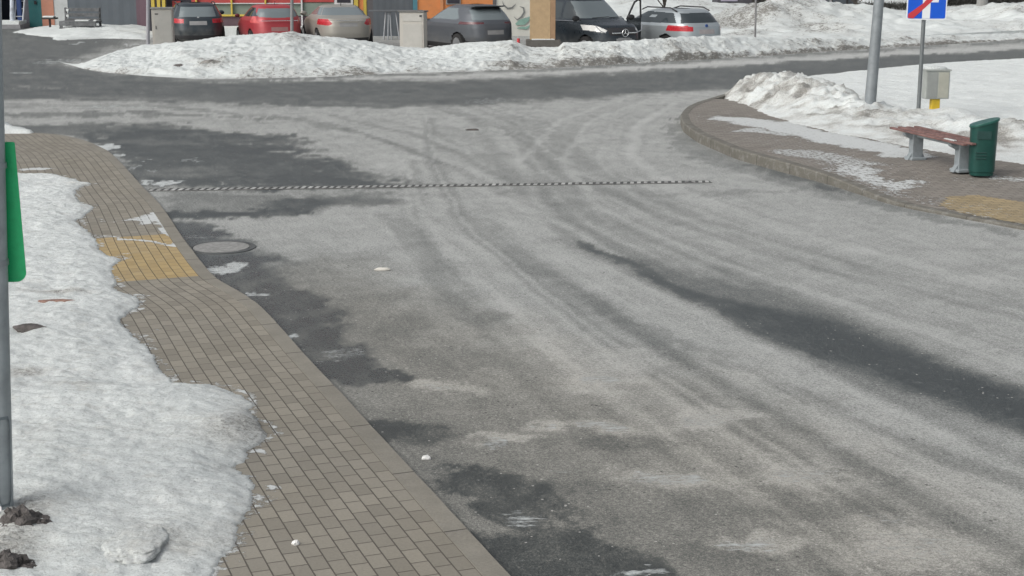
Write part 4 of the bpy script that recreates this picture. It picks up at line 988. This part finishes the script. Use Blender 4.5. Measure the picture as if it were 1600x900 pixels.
# beige saloon
loc, h = place(545, 48.0, 16, 2.35)
lv = [(.20, 2.15, -2.2, .74), (.30, 2.30, -2.32, .84), (.55, 2.36, -2.38, .90), (.78, 2.28, -2.36, .91), (.93, 1.75, -2.32, .90), (1.02, 1.1, -2.22, .86), (1.06, .95, -1.75, .81), (1.20, .5, -1.35, .72), (1.34, .02, -.92, .60), (1.385, -.25, -.75, .48), (1.40, -.5, -.6, .2)]
car3 = car('parked_car', 'beige saloon car with boot and dark red tail lamps right of the red hatchback', 'car', lv, paint('paint_beige', (.34, .325, .29), .35, .34), (1.45, -1.35), [
    ('rear_window', 'rear', [(-.70, 1.10), (.70, 1.10), (.55, 1.32), (-.55, 1.32)], GLASS2), ('side_window', 'left', [(-1.32, 1.10), (.78, 1.07), (.18, 1.325), (-.85, 1.325)], GLASS2), ('side_window', 'right', [(-1.32, 1.10), (.78, 1.07), (.18, 1.325), (-.85, 1.325)], GLASS),
    ('tail_light', 'rear', [(.50, .86), (.60, .80), (.95, .82), (.95, .99), (.62, 1.0)], RED_L), ('tail_light', 'rear', [(-.50, .86), (-.60, .80), (-.95, .82), (-.95, .99), (-.62, 1.0)], RED_L),
    ('number_plate', 'rear', [(-.27, .76), (.27, .76), (.27, .88), (-.27, .88)], PLATE), ('windscreen', 'front', [(-.68, 1.08), (.68, 1.08), (.52, 1.39), (-.52, 1.39)], GLASS),
    ('bumper_trim', 'rear', [(-.70, .28), (.70, .28), (.70, .42), (-.70, .42)], PLA)], loc, h, halfw=.91)
mirror(car3, .82, .86, 1.08, paint('paint_beige_mirror', (.33, .315, .28)))
MB().box((-2.375, 0, .965), (.02, .80, .028)).build('chrome_strip', CHR, car3); MB().cyl((-.9, 0, 1.37), (-1.0, 0, 1.48), .01).build('antenna', PLA, car3)
# grey crossover
loc, h = place(775, 46.9, 30, 2.2)
lv = [(.26, 2.05, -2.05, .74), (.38, 2.18, -2.18, .86), (.62, 2.22, -2.22, .915), (.90, 2.1, -2.18, .925), (1.02, 1.5, -2.14, .91), (1.10, 1.0, -2.08, .87), (1.32, .50, -1.88, .75), (1.50, .0, -1.62, .64), (1.57, -.35, -1.5, .52), (1.59, -.7, -1.2, .2)]
car4 = car('parked_car', 'grey crossover car with sloping roof and rear spoiler right of the wide cabinet', 'car', lv, paint('paint_grey', (.105, .115, .130), .35, .34), (1.35, -1.3), [
    ('rear_window', 'rear', [(-.66, 1.14), (.66, 1.14), (.58, 1.44), (-.58, 1.44)], GLASS2), ('side_window', 'left', [(-1.30, 1.18), (-1.15, 1.14), (.62, 1.12), (.10, 1.47), (-.95, 1.48)], GLASS2), ('side_window', 'right', [(-1.3, 1.18), (.62, 1.12), (.10, 1.47), (-.95, 1.48)], GLASS),
    ('tail_light', 'rear', [(.35, 1.03), (.98, 1.0), (.98, 1.09), (.35, 1.08)], M('tail_lamp_dark', (.10, .035, .04), .25)), ('tail_light', 'rear', [(-.35, 1.03), (-.98, 1.0), (-.98, 1.09), (-.35, 1.08)], M('tail_lamp_dark', (.10, .035, .04), .25)),
    ('number_plate', 'rear', [(-.28, .70), (.28, .70), (.28, .84), (-.28, .84)], PLATE), ('windscreen', 'front', [(-.7, 1.12), (.7, 1.12), (.55, 1.48), (-.55, 1.48)], GLASS),
    ('bumper_trim', 'rear', [(-.85, .30), (.85, .30), (.85, .50), (-.85, .50)], PLA), ('sill_trim', 'left', [(-.95, .26), (.95, .26), (.95, .40), (-.95, .40)], PLA)], loc, h, halfw=.92, wheel_r=.36)
car4.location.z = -.12
mirror(car4, .75, .88, 1.13, paint('paint_grey_mirror', (.10, .11, .125)))
MB().box((-1.68, 0, 1.535), (.30, 1.12, .03), ry=.12, bev=.012).build('spoiler', paint('paint_grey_spoiler', (.10, .11, .125)), car4)
# black van facing us
b_ = 31; Yf = 45.3; hd = R(-(90 - b_)); Xf = (980 - 800) / F * (Yf * cp + 2 * sp); dv = Vector((math.cos(hd), math.sin(hd)))
L2 = 2.5; loc = (Xf - dv.x * L2, Yf - dv.y * L2 + .1)
lv = [(.20, 2.35, -2.0, .80), (.30, 2.46, -2.1, .92), (.55, 2.52, -2.13, .95), (.85, 2.46, -2.13, .965), (1.02, 2.25, -2.12, .955), (1.13, 1.75, -2.10, .94), (1.18, 1.48, -2.09, .92), (1.5, 1.02, -2.02, .85), (1.78, .60, -1.92, .76), (1.86, .30, -1.82, .68), (1.89, 0, -1.6, .3)]
VP = paint('paint_black_van', (.022, .032, .042), .35, .25)
van = car('parked_van', 'black van facing the road with silver grille and its driver door open', 'van', lv, VP, (1.65, -1.3), [
    ('windscreen', 'front', [(-.80, 1.22), (.80, 1.22), (.66, 1.74), (-.66, 1.74)], GLASS2), ('side_window', 'right', [(1.25, 1.22), (.30, 1.18), (.30, 1.70), (.72, 1.70)], GLASS), ('side_window', 'right', [(.18, 1.18), (-.95, 1.18), (-.95, 1.70), (.18, 1.70)], GLASS), ('side_window', 'right', [(-1.05, 1.18), (-1.9, 1.18), (-1.85, 1.68), (-1.05, 1.70)], GLASS),
    ('door_opening', 'left', [(1.25, 1.22), (.30, .40), (.30, 1.70), (.72, 1.70)], PLA), ('side_window', 'left', [(.18, 1.18), (-.95, 1.18), (-.95, 1.70), (.18, 1.70)], GLASS),
    ('headlight', 'front', [(.55, .88), (.62, .80), (.96, .88), (.96, 1.04), (.74, 1.02)], CLR), ('headlight', 'front', [(-.55, .88), (-.62, .80), (-.96, .88), (-.96, 1.04), (-.74, 1.02)], CLR),
    ('grille', 'front', [(-.50, .72), (.50, .72), (.56, .96), (-.56, .96)], PLA), ('lower_intake', 'front', [(-.7, .32), (.7, .32), (.7, .48), (-.7, .48)], PLA), ('number_plate', 'front', [(-.26, .54), (.26, .54), (.26, .65), (-.26, .65)], PLATE)], loc, hd, halfw=.96, wheel_r=.34)
van.scale = (.95, .95, .95); van.location.z = -.05
mirror(van, 1.35, .97, 1.22, PLA, 1.2)
gx = 2.53
for s_ in (-1, 1): MB().box((gx, s_ * .30, .80), (.03, .36, .035), bev=.008).build('grille_bar', CHR, van)
m = MB()
for k in range(24):
    a0, a1 = 2 * math.pi * k / 24, 2 * math.pi * (k + 1) / 24
    m.cyl((gx + .035, .115 * math.cos(a0), .80 + .115 * math.sin(a0)), (gx + .035, .115 * math.cos(a1), .80 + .115 * math.sin(a1)), .012, n=6)
for a in (90, 210, 330): m.cyl((gx + .035, 0, .80), (gx + .035, .11 * math.cos(R(a)), .80 + .11 * math.sin(R(a))), .018, .005, n=6)
m.build('emblem', CHR, van)
for s_ in (-1, 1): MB().tube([(2.36, s_ * .60, .80), (2.33, s_ * .78, .86), (2.20, s_ * .90, 1.03)], .014).build('lamp_strip', CHR, van)
MB().tube([(1.35, -.955, 1.14), (0, -.975, 1.12), (-1.9, -.955, 1.12)], .010).build('chrome_strip', CHR, van)
MB().tube([(1.52, -.55, 1.235), (1.5, .1, 1.26)], .012).tube([(1.52, .1, 1.235), (1.48, .6, 1.25)], .012).build('wiper', PLA, van)
dr = empty('driver_door', (1.28, .96, 0)); dr.parent = van; dr.rotation_euler.z = R(180 - 62)
dpm = MB().box((.50, 0, .78), (.98, .07, .80), bev=.03).build('door_panel', VP, van); bpy.data.objects.remove(dr)
dmx = Matrix.Translation((1.28, .96, 0)) @ Matrix.Rotation(R(180 - 62), 4, 'Z'); dpm.matrix_local = dmx
fr = MB().tube([(0, 0, 1.17), (.18, 0, 1.35), (.52, 0, 1.68), (.80, 0, 1.76), (.95, 0, 1.72), (1.0, 0, 1.17)], .032, 8).build('window_frame', PLA, van); fr.matrix_local = dmx
# silver estate
loc, h = place(1102, 46.9, 31, 2.25)
lv = [(.20, 2.10, -2.12, .72), (.30, 2.2, -2.24, .84), (.55, 2.26, -2.27, .895), (.78, 2.2, -2.24, .905), (.93, 1.7, -2.20, .89), (1.0, .95, -2.12, .85), (1.2, .45, -1.92, .74), (1.35, .02, -1.72, .65), (1.405, -.3, -1.6, .54), (1.42, -.6, -1.3, .2)]
SP = paint('paint_silver', (.38, .42, .44), .45, .3)
car6 = car('parked_car', 'silver estate car with dark roof rails, rightmost parked car behind the open van door', 'car', lv, SP, (1.4, -1.35), [
    ('rear_window', 'rear', [(-.68, 1.03), (.68, 1.03), (.55, 1.31), (-.55, 1.31)], GLASS), ('side_window', 'left', [(-1.72, 1.03), (-.62, 1.01), (-.62, 1.33), (-1.45, 1.31)], GLASS), ('side_window', 'left', [(-.55, 1.01), (.72, 1.01), (.15, 1.33), (-.55, 1.33)], GLASS), ('side_window', 'right', [(-1.72, 1.03), (.72, 1.01), (.15, 1.33), (-1.45, 1.31)], GLASS),
    ('tail_light', 'rear', [(.46, .80), (1.0, .80), (1.0, .98), (.46, .93)], RED_L), ('tail_light', 'rear', [(-.58, .80), (-1.0, .80), (-1.0, .98), (-.58, .93)], RED_L),
    ('tail_light', 'left', [(-2.3, .80), (-1.95, .82), (-1.98, .96), (-2.3, .98)], RED_L),
    ('number_plate', 'rear', [(-.27, .72), (.27, .72), (.27, .85), (-.27, .85)], M('plate_pale_grey', (.36, .33, .33), .5)), ('windscreen', 'front', [(-.68, 1.0), (.68, 1.0), (.52, 1.33), (-.52, 1.33)], GLASS)], loc, h, halfw=.9)
car6.location.z = -.15; car6.scale = (1.05, 1.05, 1.05)
mirror(car6, .78, .86, 1.04, paint('paint_silver_mirror', (.30, .33, .35)))
for s_ in (-1, 1): MB().tube([(-1.55, s_ * .60, 1.36), (-1.25, s_ * .61, 1.45), (-.1, s_ * .61, 1.45), (.2, s_ * .58, 1.37)], .02).build('roof_rail', PLA, car6)
MB().cyl((-2.19, 0, .955), (-2.215, 0, .955), .045, n=16).build('emblem', M('blue_badge', (.03, .08, .25), .3), car6)

# ------------------------------------------------------------------ buildings at the back
def wallmat(name, col, stripes=0, rough=.7, dirt=.2):
    n = N(name); c = n.coord(); d = n.noise(c, 1.5, 5, .7); col2 = tuple(v * .8 for v in col)
    cc = n.mix(n.rangec(d, .3, .7), col2, col)
    cc = n.mix(n.math('MULTIPLY', n.rangec(n.noise(c, 5, 6, .75), .5, .75), dirt), cc, (.15, .14, .13))
    nor = None
    if stripes:
        sx = n.n('SeparateXYZ'); n.t.links.new(c, sx.inputs[0])
        wv = n.math('SINE', n.math('MULTIPLY', sx.outputs[0], stripes)); wv = n.math('GREATER_THAN', wv, .2)
        nor = n.bump(wv, .03, .8); cc = n.mix(n.math('MULTIPLY', wv, .25), cc, tuple(v * .6 for v in col))
    return n.out(cc, rough, nor)
def slab(root, name, px0, px1, z0, z1, Y, th, mat, Yo):
    a = P(px0, 40, Y).x; b = P(px1, 40, Y).x
    # X at this depth does not depend on py
    o = MB().box(((a + b) / 2 - root.location.x, Y + th / 2 - root.location.y, (z0 + z1) / 2), (b - a, th, z1 - z0)).build(name, mat, root); return o
def XY(px, Y): return (px - 800) / F * (Y * cp + (H - .7) * sp)
def bx(root, name, px0, px1, z0, z1, Y, th, mat):
    a, b = XY(px0, Y), XY(px1, Y)
    return MB().box(((a + b) / 2 - root.location.x, Y + th / 2 - root.location.y, (z0 + z1) / 2), (b - a, th, z1 - z0), bev=.004).build(name, mat, root)
def zat(py, Y): return P(800, py, Y).z
TEAL = wallmat('teal_metal', (.03, .16, .165)); ORG = wallmat('orange_render', (.62, .23, .075)); PORG = wallmat('faded_orange_panel', (.50, .23, .155)); WHT = wallmat('white_panel', (.52, .54, .54))
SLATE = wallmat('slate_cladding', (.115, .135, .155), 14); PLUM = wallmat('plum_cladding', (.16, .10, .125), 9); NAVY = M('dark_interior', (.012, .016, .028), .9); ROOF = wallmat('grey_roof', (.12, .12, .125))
def workshop():
    Y = 63.0; root = empty('workshop_building', (XY(100, Y), Y + 3, 0)); tag(root, 'low workshop with dark open bay, teal door and slate cladding at far left', 'building')
    h = 4.2
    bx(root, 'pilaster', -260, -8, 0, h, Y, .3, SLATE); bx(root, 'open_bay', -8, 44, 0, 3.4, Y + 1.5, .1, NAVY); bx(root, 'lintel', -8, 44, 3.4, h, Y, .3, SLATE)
    bx(root, 'bay_jamb', 37, 45, 0, 3.4, Y + .05, .25, M('bay_jamb', (.10, .10, .12), .7))
    d = bx(root, 'door', 45, 65, 0, 3.4, Y, .2, TEAL); bx(root, 'door_panel', 65, 84, 0, 3.4, Y - .03, .2, PORG); bx(root, 'wall_panel', 84, 106, 0, 3.4, Y, .2, WHT)
    MB().box((XY(56.5, Y) - root.location.x, Y - .04 - root.location.y, 1.0), (.10, .05, .14)).build('door_handle', PLA, root)
    MB().box((XY(78, Y) - root.location.x, Y - .08 - root.location.y, 2.0), (.06, .04, .9)).build('pull_handle', PLA, root)
    bx(root, 'cladding', 106, 213, 0, h, Y, .25, SLATE); bx(root, 'cladding', 213, 236, 0, h, Y - .02, .25, PLUM); bx(root, 'lintel', 44.5, 105.5, 3.41, h, Y + .01, .2, SLATE)
    MB().box((0, 3.5, h + .1), (XY(236, Y) - XY(-260, Y), 7.6, .25)).build('roof', ROOF, root)
    MB().box((XY(-260, Y) - root.location.x, 3.5, 2), (.2, 6.6, 4)).box((XY(236, Y) - root.location.x - .1, 3.5, 2), (.2, 6.6, 4)).build('side_wall', SLATE, root)
    pf = bx(root, 'step', -120, 30, 0, .16, Y - 1.3, 1.25, M('step_concrete', (.25, .25, .26), .8)); bx(root, 'step_snow', -118, 28, .16, .30, Y - 1.1, 1.0, SNOW)
workshop()
Y = 62.4
ld = empty('ladder', (XY(30, Y), Y, .28)); tag(ld, 'light metal ladder leaning inside the dark open bay at far left', 'ladder')
m = MB(); m.cyl((-.22, 0, 0), (.02, .5, 2.6), .035, n=8); m.cyl((.12, 0, 0), (.36, .5, 2.6), .035, n=8); m.build('rail', M('alu', (.45, .47, .5), .4, metal=.3), ld)
m = MB()
for k in range(8): t = (k + .6) / 8.5; m.cyl((-.22 + .24 * t, .5 * t, 2.6 * t), (.12 + .24 * t, .5 * t, 2.6 * t), .02, n=6)
m.build('rung', M('alu', (.45, .47, .5), .4, metal=.3), ld)
sh = empty('rolled_sheeting', (XY(20, Y), Y, .28)); tag(sh, 'tall roll of white plastic sheeting with blue cover left of the ladder', 'sheeting')
MB().cyl((-.05, 0, 0), (.05, .1, 2.2), .10, .07, 10).build('white_roll', M('white_film', (.5, .54, .6), .4, .5, 3), sh, smooth=True); MB().box((.24, .1, .95), (.20, .12, 1.9), bev=.04).build('blue_cover', M('blue_cover', (.02, .05, .16), .6), sh)
# small snow topped table
Y = 60.5; t = empty('outdoor_ashtray_stand', (XY(77, Y), Y, 0)); t.name = 'small_table'; tag(t, 'small dark one legged table with snow on top before the orange panel', 'table')
zt = zat(27, Y); DK = M('dark_wood', (.035, .03, .028), .7)
MB().box((0, 0, zt - .04), (.56, .4, .06), bev=.01).build('table_top', DK, t); MB().box((.0, 0, zt / 2 - .04), (.07, .07, zt - .08)).build('leg', DK, t); MB().box((0, 0, .02), (.8, .5, .05), bev=.01).build('foot', DK, t); MB().box((-.02, 0, zt + .02), (.44, .34, .07), bev=.03).build('snow_cap', SNOW, t)
# grey pallet bench
Y = 59.6; pb = empty('pallet_bench', (XY(129, Y), Y, .08), R(-3)); tag(pb, 'grey weathered pallet bench with snow specks before the slate cladding', 'bench')
GW = M('grey_weathered_wood', (.13, .135, .14), .85, .35, 5, bump=.006); wd = XY(158, Y) - XY(100, Y); zt = zat(12, Y) - .08
for k in range(3): MB().box((-.05, .1 - .02 * k, zt - .08 - .20 * k), (wd * .95, .05, .13), bev=.008).build('back_board', GW, pb)
for sx in (-.5, .5): MB().box((sx * wd * .93 - .05, .16, zt / 2), (.08, .08, zt), bev=.01).build('post', GW, pb)
MB().box((.0, -.3, zt * .38), (wd, .75, .06), bev=.01).build('seat', GW, pb)
for k in range(2): MB().box((0, -.66, zt * .27 - .17 * k), (wd, .05, .11), bev=.008).build('front_board', GW, pb)
for sx in (-.5, 0, .5): MB().box((sx * wd * .92, -.62, zt * .17), (.10, .09, zt * .36), bev=.01).build('leg', GW, pb)
MB().box((.12, -.4, zt * .38 + .05), (.55, .25, .05), bev=.02).box((wd * .45, -.5, zt * .38 + .05), (.12, .12, .06), bev=.02).box((-wd * .42, .06, zt - .1), (.10, .06, .10), bev=.02).box((-wd * .42, .04, zt - .32), (.10, .06, .10), bev=.02).build('snow_patch', SNOW, pb)
# colourful kiosk row
def kiosk():
    Y = 58.0; root = empty('shop_building', (XY(400, Y), Y + 3, 0)); tag(root, 'colourful shop with red and green panels in yellow frames behind the red and beige cars', 'building')
    RP = wallmat('red_panel', (.42, .06, .055)); GP2 = wallmat('sage_panel', (.21, .26, .22), 0); YL = wallmat('yellow_frame', (.60, .46, .08)); DP = wallmat('dark_plum_base', (.115, .07, .085)); WF = wallmat('white_frame', (.62, .62, .62)); DG = M('dark_shop_glass', (.04, .04, .05), .15)
    z = lambda py: zat(py, Y)
    bx(root, 'shaded_entry', 230, 325, 0, 3.2, Y + .6, .1, DG)
    for a in (237, 246, 254): bx(root, 'frame_post', a, a + 5, 0, 3.2, Y + .1, .15, YL)
    bx(root, 'base_wall', 325, 470, 0, z(26), Y, .3, DP); bx(root, 'base_wall', 470, 552, 0, z(26), Y, .3, DP)
    bx(root, 'green_panel', 300, 470, z(25), z(5), Y + .05, .2, GP2); bx(root, 'green_panel', 470, 552, z(25), z(4), Y + .05, .2, GP2)
    bx(root, 'red_panel', 300, 470, z(4.5), 3.2, Y + .02, .2, RP); bx(root, 'red_panel', 470, 522, z(3.5), 3.2, Y + .02, .2, RP)
    for a in (306, 361, 414): bx(root, 'frame_post', a, a + 2.5, z(25), 3.2, Y - .08, .1, YL)
    bx(root, 'frame_rail', 325, 405, z(25.5), z(22.5), Y - .07, .1, YL)
    bx(root, 'frame_rail', 300, 470, z(6), z(4.6), Y - .06, .08, WF)
    bx(root, 'white_frame', 470.5, 473, z(42), 3.2, Y - .06, .1, WF); bx(root, 'white_frame', 473.2, 505, z(43), z(41), Y - .06, .1, WF)
    bx(root, 'window_frame', 523, 552, z(7), 3.0, Y - .05, .15, WF); bx(root, 'window_pane', 527, 548, z(4), 2.9, Y - .07, .05, DG)
    bx(root, 'frame_post', 553.5, 560, 0, 3.2, Y - .05, .2, YL); bx(root, 'orange_strip', 560.2, 568, 0, 3.2, Y, .2, ORG); bx(root, 'frame_post', 568.2, 573, 0, 3.2, Y - .05, .2, YL)
    bx(root, 'red_patch', 270, 283, z(14), z(2), Y + .45, .06, RP)  # flat red patch in front of the dark entry panel
    MB().box(((XY(230, Y) + XY(573, Y)) / 2 - root.location.x, .2, 3.35), (XY(573, Y) - XY(230, Y), 6.4, .25)).build('roof', ROOF, root)
    MB().box(((XY(230, Y) + XY(573, Y)) / 2 - root.location.x, 3.2, 1.6), (XY(573, Y) - XY(230, Y), .2, 3.2)).build('rear_wall', DP, root)
    bx(root, 'kerb_step', 325, 470, 0, .30, Y - 1.3, 1.25, SNOW)
kiosk()
def orange_hall():
    Y = 56.5; root = empty('hall_building', (XY(690, Y), Y + 3, 0)); tag(root, 'orange hall with dark grey corrugated end and white mural wall behind the grey car', 'building')
    z = lambda py: zat(py, Y)
    C2 = wallmat('corrugated_grey', (.10, .115, .13), 26); PIL = wallmat('grey_pilaster', (.10, .095, .10)); DG = M('dark_shop_glass', (.04, .04, .05), .15); MW = wallmat('mural_white', (.58, .58, .53), dirt=.1)
    bx(root, 'corner_pilaster', 574, 583, 0, 4, Y + .02, .2, PIL); bx(root, 'corrugated_wall', 583, 645, 0, 4, Y, .2, C2)
    bx(root, 'downpipe', 645.4, 652, 0, 4, Y - .05, .12, wallmat('teal_pipe', (.07, .21, .26)))
    bx(root, 'orange_wall', 652.5, 776, 0, 4, Y, .2, ORG)
    bx(root, 'window_frame', 697, 720, z(7), 2.6, Y - .05, .1, wallmat('grey_frame', (.25, .25, .25))); bx(root, 'window_pane', 699, 718, z(5), 2.5, Y - .07, .05, DG)
    bx(root, 'orange_pilaster', 688, 693, 0, 4, Y - .06, .1, wallmat('orange_pilaster', (.55, .24, .10)))
    bx(root, 'dark_post', 770, 776, 0, 4, Y - .06, .1, PIL)
    bx(root, 'mural_wall', 776.5, 872, 0, 4, Y - .02, .2, MW)
    # generic painted curls
    G1 = M('mural_teal', (.20, .33, .28), .8, .2, 3); G2 = M('mural_grey', (.16, .17, .17), .8)
    def curl(pts, wds, m, yy, nm):
        b = bmesh.new(); L_ = []; n = len(pts)
        for i, (px, py) in enumerate(pts):
            a = np.array(pts[max(i - 1, 0)], float); c = np.array(pts[min(i + 1, n - 1)], float); t = (c - a) / (np.linalg.norm(c - a) + 1e-6); nr = np.array([-t[1], t[0]]) * wds[i]
            for s_ in (1, -1):
                q = (px + s_ * nr[0], py + s_ * nr[1]); L_.append(b.verts.new((XY(q[0], Y) - root.location.x, Y + yy - root.location.y, zat(q[1], Y))))
        for i in range(n - 1): b.faces.new((L_[2 * i], L_[2 * i + 1], L_[2 * i + 3], L_[2 * i + 2]))
        me = bpy.data.meshes.new(nm); b.to_mesh(me); b.free(); me.materials.append(m); link(bpy.data.objects.new(nm, me), root)
    curl([(785, 2), (787, 8), (793, 13), (800, 12), (806, 6)], [.3, .8, 1.3, 1.2, .3], G2, -.05, 'mural_stroke')
    curl([(812, 10), (818, 12), (819, 19), (815, 26), (808, 31), (803, 26)], [.3, 1, 1.3, 1.3, .9, .3], G2, -.05, 'mural_stroke')
    curl([(806, 38), (812, 35), (818, 34), (824, 30), (828, 26)], [1.5, 4, 5, 3.5, .5], G1, -.06, 'mural_shape')
    curl([(808, 44), (816, 43), (822, 44), (829, 39)], [.6, 1.8, 2.2, .6], G1, -.055, 'mural_shape')
    MB().box(((XY(574, Y) + XY(872, Y)) / 2 - root.location.x, .3, 4.1), (XY(872, Y) - XY(574, Y), 6.5, .25)).build('roof', ROOF, root)
    MB().box((XY(872, Y) - root.location.x - .12, .1, 2), (.2, 5.8, 4)).build('side_wall', MW, root)
orange_hall()
Y = 54.5; rk = empty('drying_rack', (XY(612, Y), Y, 0)); tag(rk, 'dark topped trestle with pale slanting legs before the corrugated wall', 'trestle')
AL = M('pale_tube', (.36, .38, .40), .4, metal=.3); zt = zat(17, Y)
MB().box((.15, 0, zt), (1.9, .5, .05), bev=.01).build('top', M('trestle_top', (.11, .12, .13), .6), rk)
for x0, x1 in ((-.28, -.20), (-.13, -.10), (.0, -.05), (.28, .15), (.42, .30)): MB().cyl((x0, -.2, .0), (x1, -.1, zt), .025, n=8).build('leg', AL, rk)

# ------------------------------------------------------------------ background, right
def bare_tree(px, py, Y, h, label, spread=1.0, cat='tree', name='bare_tree', depth=4, seed=1, lean=0, group=None, r0=.05):
    rnd = random.Random(seed); b = P(px, py, Y); root = empty(name, (b.x, Y, 0)); tag(root, label, cat, group)
    tr = MB(); cr_ = MB()
    def grow(p, d, L, r, k, mb):
        q = p + d * L; mb.cyl(p, q, r, r * .7, n=6 if k < 2 else 4, caps=False)
        if k >= depth: return
        for _ in range(3 if k else 6):
            nd = (d + Vector((rnd.uniform(-1, 1), rnd.uniform(-1, 1), rnd.uniform(-.3, .5))) * .85 * spread).normalized()
            grow(p + d * L * rnd.uniform(.5, 1), nd, L * rnd.uniform(.5, .8), r * .6, k + 1, cr_)
    grow(Vector((0, 0, 0)), Vector((lean, 0, 1)).normalized(), h, r0, 0, tr)
    m = M('bark', (.09, .08, .07), .9, .3, 10); tr.build('trunk', m, root); cr_.build('crown', m, root)
bare_tree(1038, 14, 62, 1.5, 'small bare tree with spreading twigs behind the silver estate car', 1.3, seed=3)
bare_tree(1337, 22, 78, .5, 'leafless bush at the right end of the long dark container', 1.0, 'bush', 'bush', 4, 5, r0=.04)
bare_tree(1221, 24, 77, 2.2, 'bare tree with dark trunk before the left end of the long dark container', 1.0, seed=8, r0=.14)
def cont():
    Y = 81; root = empty('storage_container', (XY(1275, Y), Y + 1.2, 0)); tag(root, 'long low dark grey container far away beyond the snow heaps', 'container')
    m = wallmat('container_grey', (.085, .10, .115), 18)
    w_ = XY(1330, Y) - XY(1208, Y); MB().box((0, 0, 1.35), (w_, 2.4, 2.3), bev=.03).build('shell', m, root)
    MB().box((0, -1.22, .18), (w_ * .99, .06, .16)).build('base_rail', PLA, root); MB().box((0, 0, 2.54), (w_ * 1.01, 2.46, .08)).build('roof', ROOF, root)
    for k in range(5): MB().box((-w_ / 2 + (k + .5) * w_ / 5, -1.22, 1.35), (.10, .05, 2.2)).build('rib', PLA, root)
    bb = empty('shed', (XY(1150, 84), 85.2, 0)); tag(bb, 'dark shed with pale purple door far away above the silver estate car', 'shed')
    MB().box((0, 0, 1.3), (XY(1185, 84) - XY(1128, 84), 2.2, 2.4), bev=.02).build('wall', wallmat('shed_dark', (.06, .06, .07)), bb)
    MB().box((-.35, -1.12, 1.35), (XY(1157, 84) - XY(1131, 84), .05, 2.0)).build('door', wallmat('lilac_door', (.36, .34, .42)), bb); MB().box((0, 0, 2.6), (2.6, 2.6, .12)).build('roof', ROOF, bb)
    b2 = empty('kiosk_box', (XY(1496, 88), 88.8, 0)); tag(b2, 'small lilac grey hut far away right of the blue road sign', 'hut')
    MB().box((0, 0, 1.2), (XY(1507, 88) - XY(1484, 88), 1.4, 2.4), bev=.02).build('wall', wallmat('hut_lilac', (.30, .30, .35)), b2); MB().box((0, 0, 2.45), (1.3, 1.8, .12)).build('roof', ROOF, b2); MB().box((.1, -.72, 1.0), (.45, .04, 1.7)).build('door', wallmat('hut_door', (.2, .2, .25)), b2)
cont()
def hedge(name, px0, px1, Y, h, dep, label, n, seed, col=(.06, .062, .05)):
    rr = np.random.RandomState(seed); x0, x1 = XY(px0, Y), XY(px1, Y)
    c = np.stack([rr.uniform(x0, x1, n), Y + rr.uniform(0, dep, n), np.zeros(n)], 1)
    top = h * (.55 + .6 * fbm(c[:, 0] * .9, c[:, 1] * .9, 3, seed)); c[:, 2] = rr.uniform(0, 1, n) ** .8 * top
    V = []; Fc = []
    for i, p in enumerate(c):
        d = rr.normal(size=3); d[2] = abs(d[2]); d /= np.linalg.norm(d); e = np.cross(d, rr.normal(size=3)); e /= np.linalg.norm(e); L = rr.uniform(.12, .35); w_ = rr.uniform(.012, .03)
        k = len(V); V += [p - e * w_, p + e * w_, p + d * L]; Fc.append((k, k + 1, k + 2))
    o = mesh_obj(name, V, Fc, M('dry_scrub', col, .9, .4, 5)); tag(o, label, 'scrub', kind='stuff')
hedge('scrub', 1478, 1640, 84, .75, 5, 'low dark scrub in a long strip far away at the upper right', 16000, 3, (.045, .045, .04))
hedge('scrub', 1180, 1345, 83, .5, 3, 'low dark scrub around the dark container', 5000, 6)
hedge('scrub', 1335, 1478, 79, .35, 3, 'thin dry scrub between the lamp post and the road sign', 2500, 9)
thin('street_pole', 1560, 14, 92, 5, .05, 'thin dark post far away, left one of the pair beyond the scrub', 'post', PLA, (1560, 0)); thin('street_pole', 1576, 14, 92, 5, .05, 'thin dark post far away, right one of the pair beyond the scrub', 'post', PLA, (1576, 0))
